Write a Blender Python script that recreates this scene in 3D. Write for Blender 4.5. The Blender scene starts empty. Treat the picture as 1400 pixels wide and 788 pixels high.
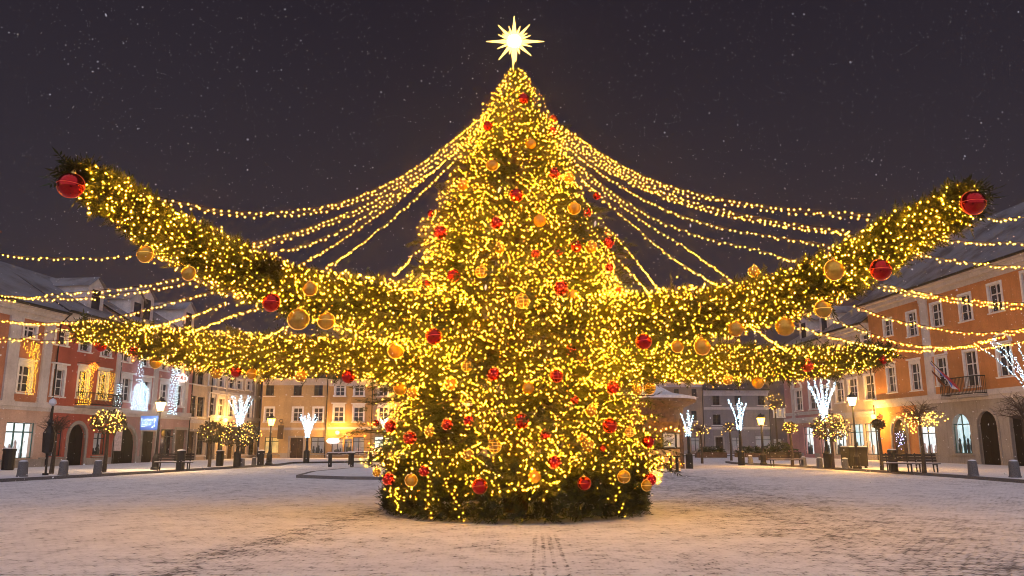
import bpy, math, random
import numpy as np
from mathutils import Vector, Matrix, noise as mnoise

random.seed(11)
RNG = np.random.default_rng(7)
SC = bpy.context.scene
COL = SC.collection
R = math.radians

# ------------------------------------------------------------------ camera
CAMZ = 1.65
FPX = 1078.0
PITCH = R(11.13)
CP, SP = math.cos(PITCH), math.sin(PITCH)


def ray(px, py):
    u = (px - 700) / FPX
    v = (py - 394) / FPX
    return Vector((u, CP + v * SP, SP - v * CP))


def at(px, py, Y):
    d = ray(px, py)
    t = Y / d.y
    return Vector((d.x * t, Y, CAMZ + d.z * t))


def ground(px, py, z=0.0):
    d = ray(px, py)
    t = (z - CAMZ) / d.z
    return Vector((d.x * t, d.y * t, z))


cam = bpy.data.cameras.new('camera')
cam.sensor_width = 36
cam.lens = 36 * FPX / 1400
cam.clip_end = 2000
camo = bpy.data.objects.new('camera', cam)
camo.location = (0, 0, CAMZ)
camo.rotation_euler = (R(90) + PITCH, 0, 0)
COL.objects.link(camo)
SC.camera = camo

# ------------------------------------------------------------------ render settings
SC.view_settings.view_transform = 'Standard'
SC.view_settings.look = 'None'
SC.view_settings.exposure = 0
SC.view_settings.gamma = 1
SC.cycles.use_denoising = True
try:
    SC.cycles.denoiser = 'OPENIMAGEDENOISE'
except Exception:
    pass
SC.cycles.max_bounces = 4
SC.cycles.diffuse_bounces = 2
SC.cycles.glossy_bounces = 2
SC.cycles.transparent_max_bounces = 8
SC.cycles.sample_clamp_indirect = 4
SC.cycles.use_light_tree = True
SC.cycles.filter_width = 1.0

# ------------------------------------------------------------------ materials
MATS = {}


def newmat(name):
    m = bpy.data.materials.new(name)
    m.use_nodes = True
    nt = m.node_tree
    MATS[name] = m
    return m, nt, nt.nodes['Principled BSDF']


def N(nt, t, **kw):
    n = nt.nodes.new(t)
    for k, v in kw.items():
        if k in n.inputs:
            n.inputs[k].default_value = v
        else:
            setattr(n, k, v)
    return n


def coords(nt, kind='Object'):
    return N(nt, 'ShaderNodeTexCoord').outputs[kind]


def ramp(nt, fac, stops):
    n = nt.nodes.new('ShaderNodeValToRGB')
    cr = n.color_ramp
    while len(cr.elements) < len(stops):
        cr.elements.new(0.5)
    for e, (p, c) in zip(cr.elements, stops):
        e.position = p
        e.color = (c[0], c[1], c[2], 1) if not isinstance(c, (int, float)) else (c, c, c, 1)
    nt.links.new(fac, n.inputs[0])
    return n.outputs[0]


def mix(nt, f, a, b, mode='MIX'):
    n = nt.nodes.new('ShaderNodeMix')
    n.data_type = 'RGBA'
    n.blend_type = mode
    for s, v in ((0, f), (6, a), (7, b)):
        if isinstance(v, (int, float)):
            n.inputs[s].default_value = v
        elif isinstance(v, tuple):
            n.inputs[s].default_value = (*v, 1) if len(v) == 3 else v
        else:
            nt.links.new(v, n.inputs[s])
    return n.outputs[2]


def mth(nt, op, a, b=0.0, clamp=False):
    n = nt.nodes.new('ShaderNodeMath')
    n.operation = op
    n.use_clamp = clamp
    for i, v in enumerate((a, b)):
        if isinstance(v, (int, float)):
            n.inputs[i].default_value = v
        else:
            nt.links.new(v, n.inputs[i])
    return n.outputs[0]


def noise_tex(nt, vec, scale, detail=4, rough=0.55):
    n = N(nt, 'ShaderNodeTexNoise', Scale=scale, Detail=detail, Roughness=rough)
    nt.links.new(vec, n.inputs['Vector'])
    return n.outputs['Fac']


def bump(nt, bsdf, h, dist=0.02, strength=0.5):
    b = N(nt, 'ShaderNodeBump', Distance=dist, Strength=strength)
    nt.links.new(h, b.inputs['Height'])
    nt.links.new(b.outputs[0], bsdf.inputs['Normal'])


def m_plain(name, c, rough=0.6, metal=0.0, var=0.25, scale=6.0, spec=0.4):
    m, nt, b = newmat(name)
    f = noise_tex(nt, coords(nt), scale)
    a = tuple(x * (1 - var) for x in c)
    d = tuple(min(1, x * (1 + var)) for x in c)
    nt.links.new(ramp(nt, f, [(0.3, a), (0.7, d)]), b.inputs['Base Color'])
    b.inputs['Roughness'].default_value = rough
    b.inputs['Metallic'].default_value = metal
    b.inputs['Specular IOR Level'].default_value = spec
    return m


def m_plaster(name, c, grime=0.5):
    m, nt, b = newmat(name)
    co = coords(nt)
    f1 = noise_tex(nt, co, 0.6, 5)
    f2 = noise_tex(nt, co, 9.0, 4)
    mp = N(nt, 'ShaderNodeMapping', Scale=(2.2, 2.2, 0.18))
    nt.links.new(co, mp.inputs[0])
    f3 = noise_tex(nt, mp.outputs[0], 1.2, 5, 0.65)      # rain streaks
    base = ramp(nt, f1, [(0.3, tuple(x * 0.82 for x in c)), (0.7, tuple(min(1, x * 1.12) for x in c))])
    st = ramp(nt, f3, [(0.5, 1.0), (0.78, 1 - 0.45 * grime)])
    c2 = mix(nt, 1.0, base, st, 'MULTIPLY')
    sp = ramp(nt, f2, [(0.3, 0.86), (0.6, 1.0)])
    c3 = mix(nt, 1.0, c2, sp, 'MULTIPLY')
    nt.links.new(c3, b.inputs['Base Color'])
    b.inputs['Roughness'].default_value = 0.9
    b.inputs['Specular IOR Level'].default_value = 0.2
    bump(nt, b, f2, 0.02, 0.35)
    return m


def m_emit(name, c, s, sampling='AUTO'):
    m, nt, b = newmat(name)
    b.inputs['Base Color'].default_value = (*[x * 0.5 for x in c], 1)
    b.inputs['Emission Color'].default_value = (*c, 1)
    b.inputs['Emission Strength'].default_value = s
    m.cycles.emission_sampling = sampling
    return m


BULB = m_emit('warm_bulb', (1.0, 0.44, 0.02), 100.0, 'FRONT')
BULBTREE = m_emit('warm_bulb_garland', (1.0, 0.44, 0.010), 720.0, 'FRONT')
BULBMID = m_emit('warm_bulb_half', (1.0, 0.42, 0.010), 80.0, 'FRONT')
BULBDIM = m_emit('warm_bulb_faint', (1.0, 0.40, 0.01), 14.0, 'FRONT')
BULBW = m_emit('cool_white_bulb', (0.50, 0.78, 1.0), 6.0, 'FRONT')
BULBY = m_emit('yellow_bulb', (1.0, 0.52, 0.03), 5.0, 'FRONT')
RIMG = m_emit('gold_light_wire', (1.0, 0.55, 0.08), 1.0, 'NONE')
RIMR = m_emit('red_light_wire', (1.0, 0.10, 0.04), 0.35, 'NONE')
STARM = m_emit('star_glow', (1.0, 0.62, 0.14), 3.6, 'FRONT')
STARC = m_emit('star_core', (1.0, 0.80, 0.45), 22.0, 'FRONT')
LAMPG = m_emit('street_lamp_glass', (1.0, 0.62, 0.22), 22.0, 'FRONT')
LAMPO = m_emit('amber_lamp_glass', (1.0, 0.50, 0.06), 14.0, 'FRONT')
BLUEL = m_emit('blue_light', (0.1, 0.25, 1.0), 3.0, 'FRONT')


def m_shop(name, c, s):
    m, nt, b = newmat(name)
    co = coords(nt)
    f = noise_tex(nt, co, 1.6, 4)
    v = N(nt, 'ShaderNodeTexVoronoi', Scale=2.6)
    nt.links.new(co, v.inputs['Vector'])
    g = ramp(nt, f, [(0.32, tuple(x * 0.45 for x in c)), (0.62, c)])
    g2 = mix(nt, ramp(nt, v.outputs['Distance'], [(0.05, 0.5), (0.25, 0.0)]), g, (0.35, 0.22, 0.2))
    nt.links.new(g2, b.inputs['Emission Color'])
    b.inputs['Emission Strength'].default_value = s
    b.inputs['Base Color'].default_value = (0.4, 0.4, 0.4, 1)
    m.cycles.emission_sampling = 'FRONT'
    return m


SHOPW = m_shop('lit_shop_white', (0.86, 0.97, 1.0), 1.5)
SHOPC = m_shop('lit_shop_cyan', (0.62, 0.92, 1.0), 1.2)
SHOPD = m_shop('lit_shop_dim', (0.30, 0.30, 0.32), 0.35)
SHOPY = m_shop('lit_shop_amber', (1.0, 0.62, 0.12), 0.75)

# glass
m, nt, b = newmat('dark_window_glass')
f = noise_tex(nt, coords(nt), 0.9, 2)
nt.links.new(ramp(nt, f, [(0.35, (0.02, 0.02, 0.028)), (0.7, (0.075, 0.07, 0.085))]), b.inputs['Base Color'])
b.inputs['Roughness'].default_value = 0.08
b.inputs['Specular IOR Level'].default_value = 0.6
GLASS = m

# foliage
def m_fir(name, dark, light):
    m, nt, b = newmat(name)
    co = coords(nt)
    f = noise_tex(nt, co, 1.1, 3)
    f2 = noise_tex(nt, co, 14.0, 2)
    c = ramp(nt, f, [(0.3, dark), (0.7, light)])
    c = mix(nt, 1.0, c, ramp(nt, f2, [(0.3, 0.6), (0.7, 1.15)]), 'MULTIPLY')
    nt.links.new(c, b.inputs['Base Color'])
    b.inputs['Roughness'].default_value = 0.6
    b.inputs['Specular IOR Level'].default_value = 0.3
    return m


FIR = m_fir('fir_needles', (0.030, 0.040, 0.012), (0.054, 0.062, 0.018))
FIRD = m_fir('fir_needles_dark', (0.022, 0.036, 0.014), (0.045, 0.06, 0.022))
LEAF = m_fir('dry_leaves', (0.06, 0.05, 0.03), (0.11, 0.085, 0.05))
BARK = m_plain('bark', (0.07, 0.05, 0.035), 0.9, var=0.4, scale=12)
TWIG = m_plain('bare_twig', (0.09, 0.06, 0.045), 0.9, var=0.3)

IRON = m_plain('black_iron', (0.02, 0.02, 0.022), 0.5, 0.3)
CABLE = m_plain('cable', (0.03, 0.025, 0.015), 0.6)
BRASS = m_plain('brass_cap', (0.55, 0.38, 0.12), 0.3, 0.9)
GRANITE = m_plain('granite', (0.13, 0.125, 0.13), 0.85, var=0.45, scale=25)
STONE = m_plaster('grey_stone', (0.38, 0.34, 0.31), 0.9)
WHITEP = m_plaster('white_plaster', (0.60, 0.55, 0.54), 0.5)
WHITEF = m_plain('white_paint', (0.75, 0.72, 0.71), 0.5, var=0.1)
DARKF = m_plain('dark_frame', (0.035, 0.045, 0.05), 0.5)
GREENF = m_plain('green_frame', (0.04, 0.12, 0.11), 0.5)
DOORW = m_plain('dark_door_wood', (0.055, 0.032, 0.022), 0.6, var=0.5, scale=4)
DARKV = m_plain('dark_interior', (0.008, 0.007, 0.008), 0.9)
WOODB = m_plain('brown_planks', (0.16, 0.085, 0.045), 0.75, var=0.4, scale=5)
WOODL = m_plain('light_planks', (0.42, 0.27, 0.14), 0.7, var=0.3, scale=5)
PAPER = m_plain('notice_paper', (0.6, 0.5, 0.5), 0.8)

# baubles
def m_bauble(name, c, rough, metal):
    m, nt, b = newmat(name)
    f = noise_tex(nt, coords(nt), 5, 2)
    nt.links.new(ramp(nt, f, [(0.3, tuple(x * 0.8 for x in c)), (0.7, c)]), b.inputs['Base Color'])
    b.inputs['Roughness'].default_value = rough
    b.inputs['Metallic'].default_value = metal
    b.inputs['Coat Weight'].default_value = 0.25
    b.inputs['Coat Roughness'].default_value = 0.05
    return m


RED = m_bauble('red_bauble', (0.50, 0.006, 0.010), 0.18, 0.9)
REDO = m_bauble('orange_red_bauble', (0.62, 0.06, 0.015), 0.25, 0.85)
GOLD = m_bauble('gold_bauble', (0.74, 0.37, 0.035), 0.24, 0.6)
GOLDG = m_bauble('gold_glass_bauble', (0.58, 0.31, 0.04), 0.2, 0.55)

# snow covered ground
def snow_nodes(nt, b, cover, sett=True):
    co = coords(nt)
    br = N(nt, 'ShaderNodeTexBrick')
    br.offset = 0.5
    br.inputs['Scale'].default_value = 1.0
    br.inputs['Mortar Size'].default_value = 0.02
    br.inputs['Mortar Smooth'].default_value = 0.6
    br.inputs['Brick Width'].default_value = 0.17
    br.inputs['Row Height'].default_value = 0.13
    dn = N(nt, 'ShaderNodeTexNoise', Scale=0.8, Detail=3)
    nt.links.new(co, dn.inputs['Vector'])
    wob = N(nt, 'ShaderNodeVectorMath', operation='SCALE')
    nt.links.new(dn.outputs['Color'], wob.inputs[0])
    wob.inputs['Scale'].default_value = 0.35
    ad = N(nt, 'ShaderNodeVectorMath', operation='ADD')
    nt.links.new(co, ad.inputs[0])
    nt.links.new(wob.outputs[0], ad.inputs[1])
    nt.links.new(ad.outputs[0], br.inputs['Vector'])
    joint = br.outputs['Fac']
    big = noise_tex(nt, co, 0.16, 4, 0.6)
    mid = noise_tex(nt, co, 1.3, 5, 0.65)
    fine = noise_tex(nt, co, 9.0, 4, 0.7)
    return co, joint, big, mid, fine


def line_dist(nt, co, p, q):
    """distance of the point from the straight wheel track p-q on the ground"""
    px, py = p
    qx, qy = q
    L = math.hypot(qx - px, qy - py)
    nx, ny = -(qy - py) / L, (qx - px) / L
    sep = N(nt, 'ShaderNodeSeparateXYZ')
    nt.links.new(co, sep.inputs[0])
    a = mth(nt, 'MULTIPLY', mth(nt, 'SUBTRACT', sep.outputs[0], px), nx)
    c = mth(nt, 'MULTIPLY', mth(nt, 'SUBTRACT', sep.outputs[1], py), ny)
    return mth(nt, 'ABSOLUTE', mth(nt, 'ADD', a, c)), sep


m, nt, b = newmat('snowy_cobbles')
co, joint, big, mid, fine = snow_nodes(nt, b, 0)
# thin snow over stone setts: worn through in the wheel tracks, along joints and in trodden spots
cov = mth(nt, 'ADD', mth(nt, 'MULTIPLY', mid, 0.55), mth(nt, 'MULTIPLY', fine, 0.95))
vor = N(nt, 'ShaderNodeTexVoronoi', Scale=5.5)
nt.links.new(co, vor.inputs['Vector'])
cov = mth(nt, 'ADD', cov, mth(nt, 'MULTIPLY', mth(nt, 'SUBTRACT', 0.55, vor.outputs['Distance']), 0.45))
cov = mth(nt, 'ADD', cov, mth(nt, 'MULTIPLY', big, 0.50))
cov = mth(nt, 'SUBTRACT', cov, mth(nt, 'MULTIPLY', joint, 0.17))


def track(cov, p, q, w, amt, y0=None, y1=None):
    d, sep = line_dist(nt, co, p, q)
    wv = mth(nt, 'ADD', d, mth(nt, 'MULTIPLY', mth(nt, 'SUBTRACT', mid, 0.5), w * 1.3))
    k = mth(nt, 'SUBTRACT', 1.0, mth(nt, 'DIVIDE', wv, w), clamp=True)
    k = mth(nt, 'MINIMUM', mth(nt, 'MULTIPLY', k, 2.0), 1.0)
    if y1 is not None:
        k = mth(nt, 'MULTIPLY', k, mth(nt, 'SUBTRACT', y1, sep.outputs[1], clamp=True))
    return mth(nt, 'SUBTRACT', cov, mth(nt, 'MULTIPLY', k, amt))


g = lambda x, y: tuple(ground(x, y).xy)
for dx in (0, 34, 75):
    cov = track(cov, g(530 + dx * 0.3, 692), g(165 + dx, 788), 0.3, 0.09, y1=24.0)
cov = track(cov, g(560, 690), g(215, 788), 1.2, 0.045, y1=24.0)
for x0, x1 in ((733, 727), (741, 745), (749, 761), (757, 779)):
    cov = track(cov, g(x0, 725), g(x1, 788), 0.045, 0.19, y1=15.8)
cov = track(cov, g(985, 672), g(1500, 788), 3.4, 0.13)
for dx in (0, 60, 130, 190):
    cov = track(cov, g(930 + dx * 0.35, 664), g(1290 + dx, 788), 0.3, 0.05)
snowm = ramp(nt, cov, [(0.56, 0.0), (0.77, 0.78), (0.99, 1.0)])
stone = ramp(nt, fine, [(0.3, (0.09, 0.085, 0.095)), (0.7, (0.22, 0.21, 0.23))])
snowc = ramp(nt, mid, [(0.3, (0.70, 0.68, 0.72)), (0.7, (0.86, 0.84, 0.87))])
nt.links.new(mix(nt, snowm, stone, snowc), b.inputs['Base Color'])
b.inputs['Roughness'].default_value = 0.85
b.inputs['Specular IOR Level'].default_value = 0.25
hh = mth(nt, 'ADD', mth(nt, 'MULTIPLY', snowm, 0.5), mth(nt, 'MULTIPLY', joint, -0.5))
hh = mth(nt, 'ADD', hh, mth(nt, 'MULTIPLY', fine, 0.8))
bump(nt, b, hh, 0.03, 0.8)
SNOWG = m

m, nt, b = newmat('pavement_snow')
co, joint, big, mid, fine = snow_nodes(nt, b, 0)
cov = mth(nt, 'ADD', mid, mth(nt, 'MULTIPLY', fine, 0.6))
nt.links.new(ramp(nt, cov, [(0.5, (0.32, 0.31, 0.34)), (0.75, (0.74, 0.74, 0.78))]), b.inputs['Base Color'])
b.inputs['Roughness'].default_value = 0.85
bump(nt, b, cov, 0.05, 0.6)
SNOWP = m

m, nt, b = newmat('snowy_roof')
co = coords(nt)
f1 = noise_tex(nt, co, 0.5, 5, 0.6)
wv = N(nt, 'ShaderNodeTexWave', Scale=3.2, Distortion=0.6)
wv.bands_direction = 'X'
nt.links.new(co, wv.inputs['Vector'])
cc = mth(nt, 'ADD', mth(nt, 'MULTIPLY', wv.outputs['Fac'], 0.16), f1)
nt.links.new(ramp(nt, cc, [(0.40, (0.10, 0.075, 0.07)), (0.62, (0.23, 0.215, 0.235))]), b.inputs['Base Color'])
b.inputs['Roughness'].default_value = 0.9
bump(nt, b, cc, 0.05, 0.6)
ROOFS = m
ROOFD = m_plain('dark_roof', (0.05, 0.045, 0.05), 0.85, var=0.4, scale=3)

m, nt, b = newmat('snowflake_white')
b.inputs['Base Color'].default_value = (0.9, 0.9, 0.92, 1)
FLAKE = m
m, nt, b = newmat('roof_snow_cap')
f = noise_tex(nt, coords(nt), 4, 4)
nt.links.new(ramp(nt, f, [(0.3, (0.55, 0.54, 0.6)), (0.7, (0.8, 0.8, 0.84))]), b.inputs['Base Color'])
SNOWC = m


# ------------------------------------------------------------------ mesh builder
class MB:
    def __init__(s):
        s.v = []
        s.f = []
        s.mi = []

    def quad(s, a, b, c, d, mi=0):
        i = len(s.v)
        s.v += [tuple(a), tuple(b), tuple(c), tuple(d)]
        s.f.append((i, i + 1, i + 2, i + 3))
        s.mi.append(mi)

    def poly(s, pts, mi=0):
        i = len(s.v)
        s.v += [tuple(p) for p in pts]
        s.f.append(tuple(range(i, i + len(pts))))
        s.mi.append(mi)

    def box(s, x0, x1, y0, y1, z0, z1, mi=0):
        i = len(s.v)
        s.v += [(x0, y0, z0), (x1, y0, z0), (x1, y1, z0), (x0, y1, z0), (x0, y0, z1), (x1, y0, z1), (x1, y1, z1), (x0, y1, z1)]
        for q in ((0, 3, 2, 1), (4, 5, 6, 7), (0, 1, 5, 4), (1, 2, 6, 5), (2, 3, 7, 6), (3, 0, 4, 7)):
            s.f.append(tuple(i + k for k in q))
            s.mi.append(mi)

    def tube(s, pts, r, n=6, mi=0, cap=True):
        pts = [Vector(p) for p in pts]
        rs = r if isinstance(r, (list, tuple)) else [r] * len(pts)
        base = len(s.v)
        for k, p in enumerate(pts):
            d = (pts[min(k + 1, len(pts) - 1)] - pts[max(k - 1, 0)])
            d = d.normalized() if d.length > 1e-9 else Vector((0, 0, 1))
            up = Vector((0, 0, 1)) if abs(d.z) < 0.9 else Vector((1, 0, 0))
            a = d.cross(up).normalized()
            c = a.cross(d).normalized()
            for j in range(n):
                t = 2 * math.pi * j / n
                s.v.append(tuple(p + (a * math.cos(t) + c * math.sin(t)) * rs[k]))
        for k in range(len(pts) - 1):
            for j in range(n):
                a0 = base + k * n + j
                a1 = base + k * n + (j + 1) % n
                s.f.append((a0, a0 + n, a1 + n, a1))
                s.mi.append(mi)
        if cap:
            s.f.append(tuple(base + j for j in range(n)))
            s.f.append(tuple(base + (len(pts) - 1) * n + j for j in reversed(range(n))))
            s.mi += [mi, mi]

    def lathe(s, prof, n=12, c=(0, 0, 0), mi=0):
        base = len(s.v)
        for r, z in prof:
            for j in range(n):
                t = 2 * math.pi * j / n
                s.v.append((c[0] + r * math.cos(t), c[1] + r * math.sin(t), c[2] + z))
        for k in range(len(prof) - 1):
            for j in range(n):
                a0 = base + k * n + j
                a1 = base + k * n + (j + 1) % n
                s.f.append((a0, a1, a1 + n, a0 + n))
                s.mi.append(mi)
        s.f.append(tuple(base + j for j in reversed(range(n))))
        s.f.append(tuple(base + (len(prof) - 1) * n + j for j in range(n)))
        s.mi += [mi, mi]

    def torus(s, c, ax, ay, r, rt, n=20, k=4, mi=0):
        c, ax, ay = Vector(c), Vector(ax).normalized(), Vector(ay).normalized()
        nz = ax.cross(ay)
        base = len(s.v)
        for i in range(n):
            t = 2 * math.pi * i / n
            d = ax * math.cos(t) + ay * math.sin(t)
            for j in range(k):
                q = 2 * math.pi * j / k
                s.v.append(tuple(c + d * (r + rt * math.cos(q)) + nz * rt * math.sin(q)))
        for i in range(n):
            for j in range(k):
                a = base + i * k + j
                b_ = base + i * k + (j + 1) % k
                c_ = base + ((i + 1) % n) * k + (j + 1) % k
                d_ = base + ((i + 1) % n) * k + j
                s.f.append((a, d_, c_, b_))
                s.mi.append(mi)

    def octa(s, p, r, mi=0):
        i = len(s.v)
        x, y, z = p
        s.v += [(x + r, y, z), (x - r, y, z), (x, y + r, z), (x, y - r, z), (x, y, z + r), (x, y, z - r)]
        for q in ((0, 2, 4), (2, 1, 4), (1, 3, 4), (3, 0, 4), (2, 0, 5), (1, 2, 5), (3, 1, 5), (0, 3, 5)):
            s.f.append(tuple(i + k for k in q))
            s.mi.append(mi)

    def mesh(s, name, mats, smooth=False):
        me = bpy.data.meshes.new(name)
        me.from_pydata(s.v, [], s.f)
        for m in (mats if isinstance(mats, (list, tuple)) else [mats]):
            me.materials.append(m)
        if any(s.mi):
            me.polygons.foreach_set('material_index', s.mi)
        if smooth:
            me.polygons.foreach_set('use_smooth', [True] * len(s.f))
        me.update()
        return me

    def build(s, name, mats, parent=None, loc=None, smooth=False):
        return link(name, s.mesh(name, mats, smooth), parent, loc)


def link(name, data, parent=None, loc=None):
    o = bpy.data.objects.new(name, data)
    COL.objects.link(o)
    if parent is not None:
        o.parent = parent
    if loc is not None:
        o.location = loc
    return o


def tag(o, label, cat, group=None):
    o['label'] = label
    o['category'] = cat
    if group:
        o['group'] = group
    return o


def thing(name, label, cat, loc=(0, 0, 0), rz=0.0, group=None):
    o = link(name, None, None, loc)
    o.rotation_euler = (0, 0, rz)
    return tag(o, label, cat, group)


def struct(name, mb, m):
    o = mb.build(name, m)
    o['kind'] = 'structure'
    return o


def copy_tree(o, parent=None):
    kids = [c for c in o.children]
    c = o.copy()
    COL.objects.link(c)
    c.parent = parent
    for k in kids:
        copy_tree(k, c)
    return c


def np_mesh(name, quads, mat):
    """quads: (n,4,3) array"""
    n = len(quads)
    me = bpy.data.meshes.new(name)
    me.vertices.add(n * 4)
    me.vertices.foreach_set('co', quads.reshape(-1).astype(np.float32))
    me.loops.add(n * 4)
    me.loops.foreach_set('vertex_index', np.arange(n * 4, dtype=np.int32))
    me.polygons.add(n)
    me.polygons.foreach_set('loop_start', np.arange(0, n * 4, 4, dtype=np.int32))
    me.polygons.foreach_set('loop_total', np.full(n, 4, dtype=np.int32))
    me.materials.append(mat)
    me.update(calc_edges=True)
    me.validate()
    return me


def ico_mesh(name, r, mat):
    t = (1 + 5 ** .5) / 2
    v = [(-1, t, 0), (1, t, 0), (-1, -t, 0), (1, -t, 0), (0, -1, t), (0, 1, t), (0, -1, -t), (0, 1, -t), (t, 0, -1), (t, 0, 1), (-t, 0, -1), (-t, 0, 1)]
    k = r / math.sqrt(1 + t * t)
    f = [(0, 11, 5), (0, 5, 1), (0, 1, 7), (0, 7, 10), (0, 10, 11), (1, 5, 9), (5, 11, 4), (11, 10, 2), (10, 7, 6), (7, 1, 8), (3, 9, 4), (3, 4, 2), (3, 2, 6), (3, 6, 8), (3, 8, 9), (4, 9, 5), (2, 4, 11), (6, 2, 10), (8, 6, 7), (9, 8, 1)]
    me = bpy.data.meshes.new(name)
    me.from_pydata([(a * k, b_ * k, c * k) for a, b_, c in v], [], f)
    me.materials.append(mat)
    me.polygons.foreach_set('use_smooth', [True] * 20)
    return me


# ------------------------------------------------------------------ world and lights
w = bpy.data.worlds.new('World')
SC.world = w
w.use_nodes = True
nt = w.node_tree
bg = nt.nodes['Background']
tc = coords(nt, 'Generated')
sep = N(nt, 'ShaderNodeSeparateXYZ')
nt.links.new(tc, sep.inputs[0])
cl = noise_tex(nt, tc, 1.6, 4, 0.5)
el = mth(nt, 'ADD', sep.outputs[2], mth(nt, 'MULTIPLY', mth(nt, 'SUBTRACT', cl, 0.5), 0.22))
skyc = ramp(nt, el, [(0.0, (0.073, 0.060, 0.078)), (0.22, (0.053, 0.043, 0.059)), (0.55, (0.028, 0.022, 0.034)), (1.0, (0.03, 0.026, 0.036))])
nt.links.new(skyc, bg.inputs['Color'])
bg.inputs['Strength'].default_value = 0.66

sun = bpy.data.lights.new('night_fill_sun', 'SUN')  # soft fill lamp added to brighten snow and facades, standing in for city glow
sun.energy = 2.15
sun.color = (0.82, 0.82, 1.0)
sun.angle = R(140)
so = link('night_fill_sun', sun, None, (0, -30, 40))
so.rotation_euler = (R(90 - 26), 0, 0)   # shines towards +Y, from behind the camera


def point(name, loc, watts, color, r=0.12, parent=None):
    l = bpy.data.lights.new(name, 'POINT')
    l.energy = watts
    l.color = color
    l.shadow_soft_size = r
    return link(name, l, parent, loc)
# ------------------------------------------------------------------ ground
mb = MB()
mb.quad((-260, -60, 0), (260, -60, 0), (260, 330, 0), (-260, 330, 0))
struct('ground', mb, SNOWG)

PH = 0.13


def slab(name, front, back, kname):
    """raised pavement; front = the kerb edge facing the square"""
    mb = MB()
    top = [(p[0], p[1], PH) for p in front] + [(p[0], p[1], PH) for p in back]
    mb.poly(top)
    o = struct(name, mb, SNOWP)
    kb = MB()
    n = len(front)
    inn = []
    for i in range(n):
        a = Vector(front[max(i - 1, 0)][:2]); c = Vector(front[min(i + 1, n - 1)][:2])
        d = (c - a).normalized()
        nn = Vector((-d.y, d.x))
        mid = sum((Vector(p[:2]) for p in back), Vector((0, 0))) / len(back)
        if nn.dot(mid - Vector(front[i][:2])) < 0:
            nn = -nn
        inn.append(nn)
    for i in range(n - 1):
        p, q = Vector(front[i][:2]), Vector(front[i + 1][:2])
        pi_, qi = p + inn[i] * 0.28, q + inn[i + 1] * 0.28
        po, qo = p - inn[i] * 0.01, q - inn[i + 1] * 0.01
        z = PH + 0.006
        kb.quad((*po, z), (*qo, z), (*qi, z), (*pi_, z))
        kb.quad((*po, -0.02), (*qo, -0.02), (*qo, z), (*po, z))
    struct(kname, kb, GRANITE)
    return o


L0, LS = -31.0, 0.10          # left facade line  X = L0 + LS*(Y-51)
R0, RS = 34.5, -0.08          # right facade line X = R0 + RS*(Y-55)
lx = lambda Y: L0 + LS * (Y - 51)
rx = lambda Y: R0 + RS * (Y - 55)
g = lambda x, y: tuple(ground(x, y).xy)
FARL, FARR = 84.0, 113.0
slab('pavement_left', [(-26.5, 8), g(0, 659.5), g(135, 652), g(273, 643.5), g(330, 640), g(384, 636.8), g(400, 634), g(500, 632.6), g(660, 632)],
     [(g(660, 632)[0], FARL), (lx(FARL), FARL), (lx(8), 8)], 'kerb_left')
slab('pavement_right', [(26.5, 8), g(1400, 661), g(1300, 653), g(1200, 646.3), g(1100, 639.7), g(1000, 634.4), g(992, 633)],
     [(rx(92) - 6, 92.0), (rx(92), 92.0), (rx(8), 8)], 'kerb_right')
slab('pavement_far', [(8, 104), (24, 103), (rx(92) + 8, 103)], [(60, FARR), (8, FARR)], 'kerb_far')
slab('traffic_island', [g(660, 657), g(560, 656.5), g(470, 656), g(405, 653.5), g(425, 648), g(480, 642.5), g(560, 641), g(660, 640.5)], [g(665, 648)], 'kerb_island')

# ------------------------------------------------------------------ facades


class Line:
    """a facade line on the ground from a to b (left to right seen from the square)"""

    def __init__(s, a, b):
        s.a = Vector((a[0], a[1], 0))
        s.u = (Vector((b[0], b[1], 0)) - s.a).normalized()
        s.n = Vector((-s.u.y, s.u.x, 0))
        s.rz = math.atan2(s.u.y, s.u.x)

    def hit(s, px, py):
        d = ray(px, py)
        o = Vector((0, 0, CAMZ))
        t = s.n.dot(s.a - o) / s.n.dot(d)
        p = o + d * t
        return (p - s.a).dot(s.u), p.z

    def world(s, x, y=0.0, z=0.0):
        return s.a + s.u * x + s.n * y + Vector((0, 0, z))


LL = Line((lx(18), 18), (lx(85), 85))
RL = Line((rx(92), 92), (rx(18), 18))
FL = Line((-40, FARL), (40, FARL))
FR = Line((0, FARR), (60, FARR))

WCACHE = {}


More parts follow.
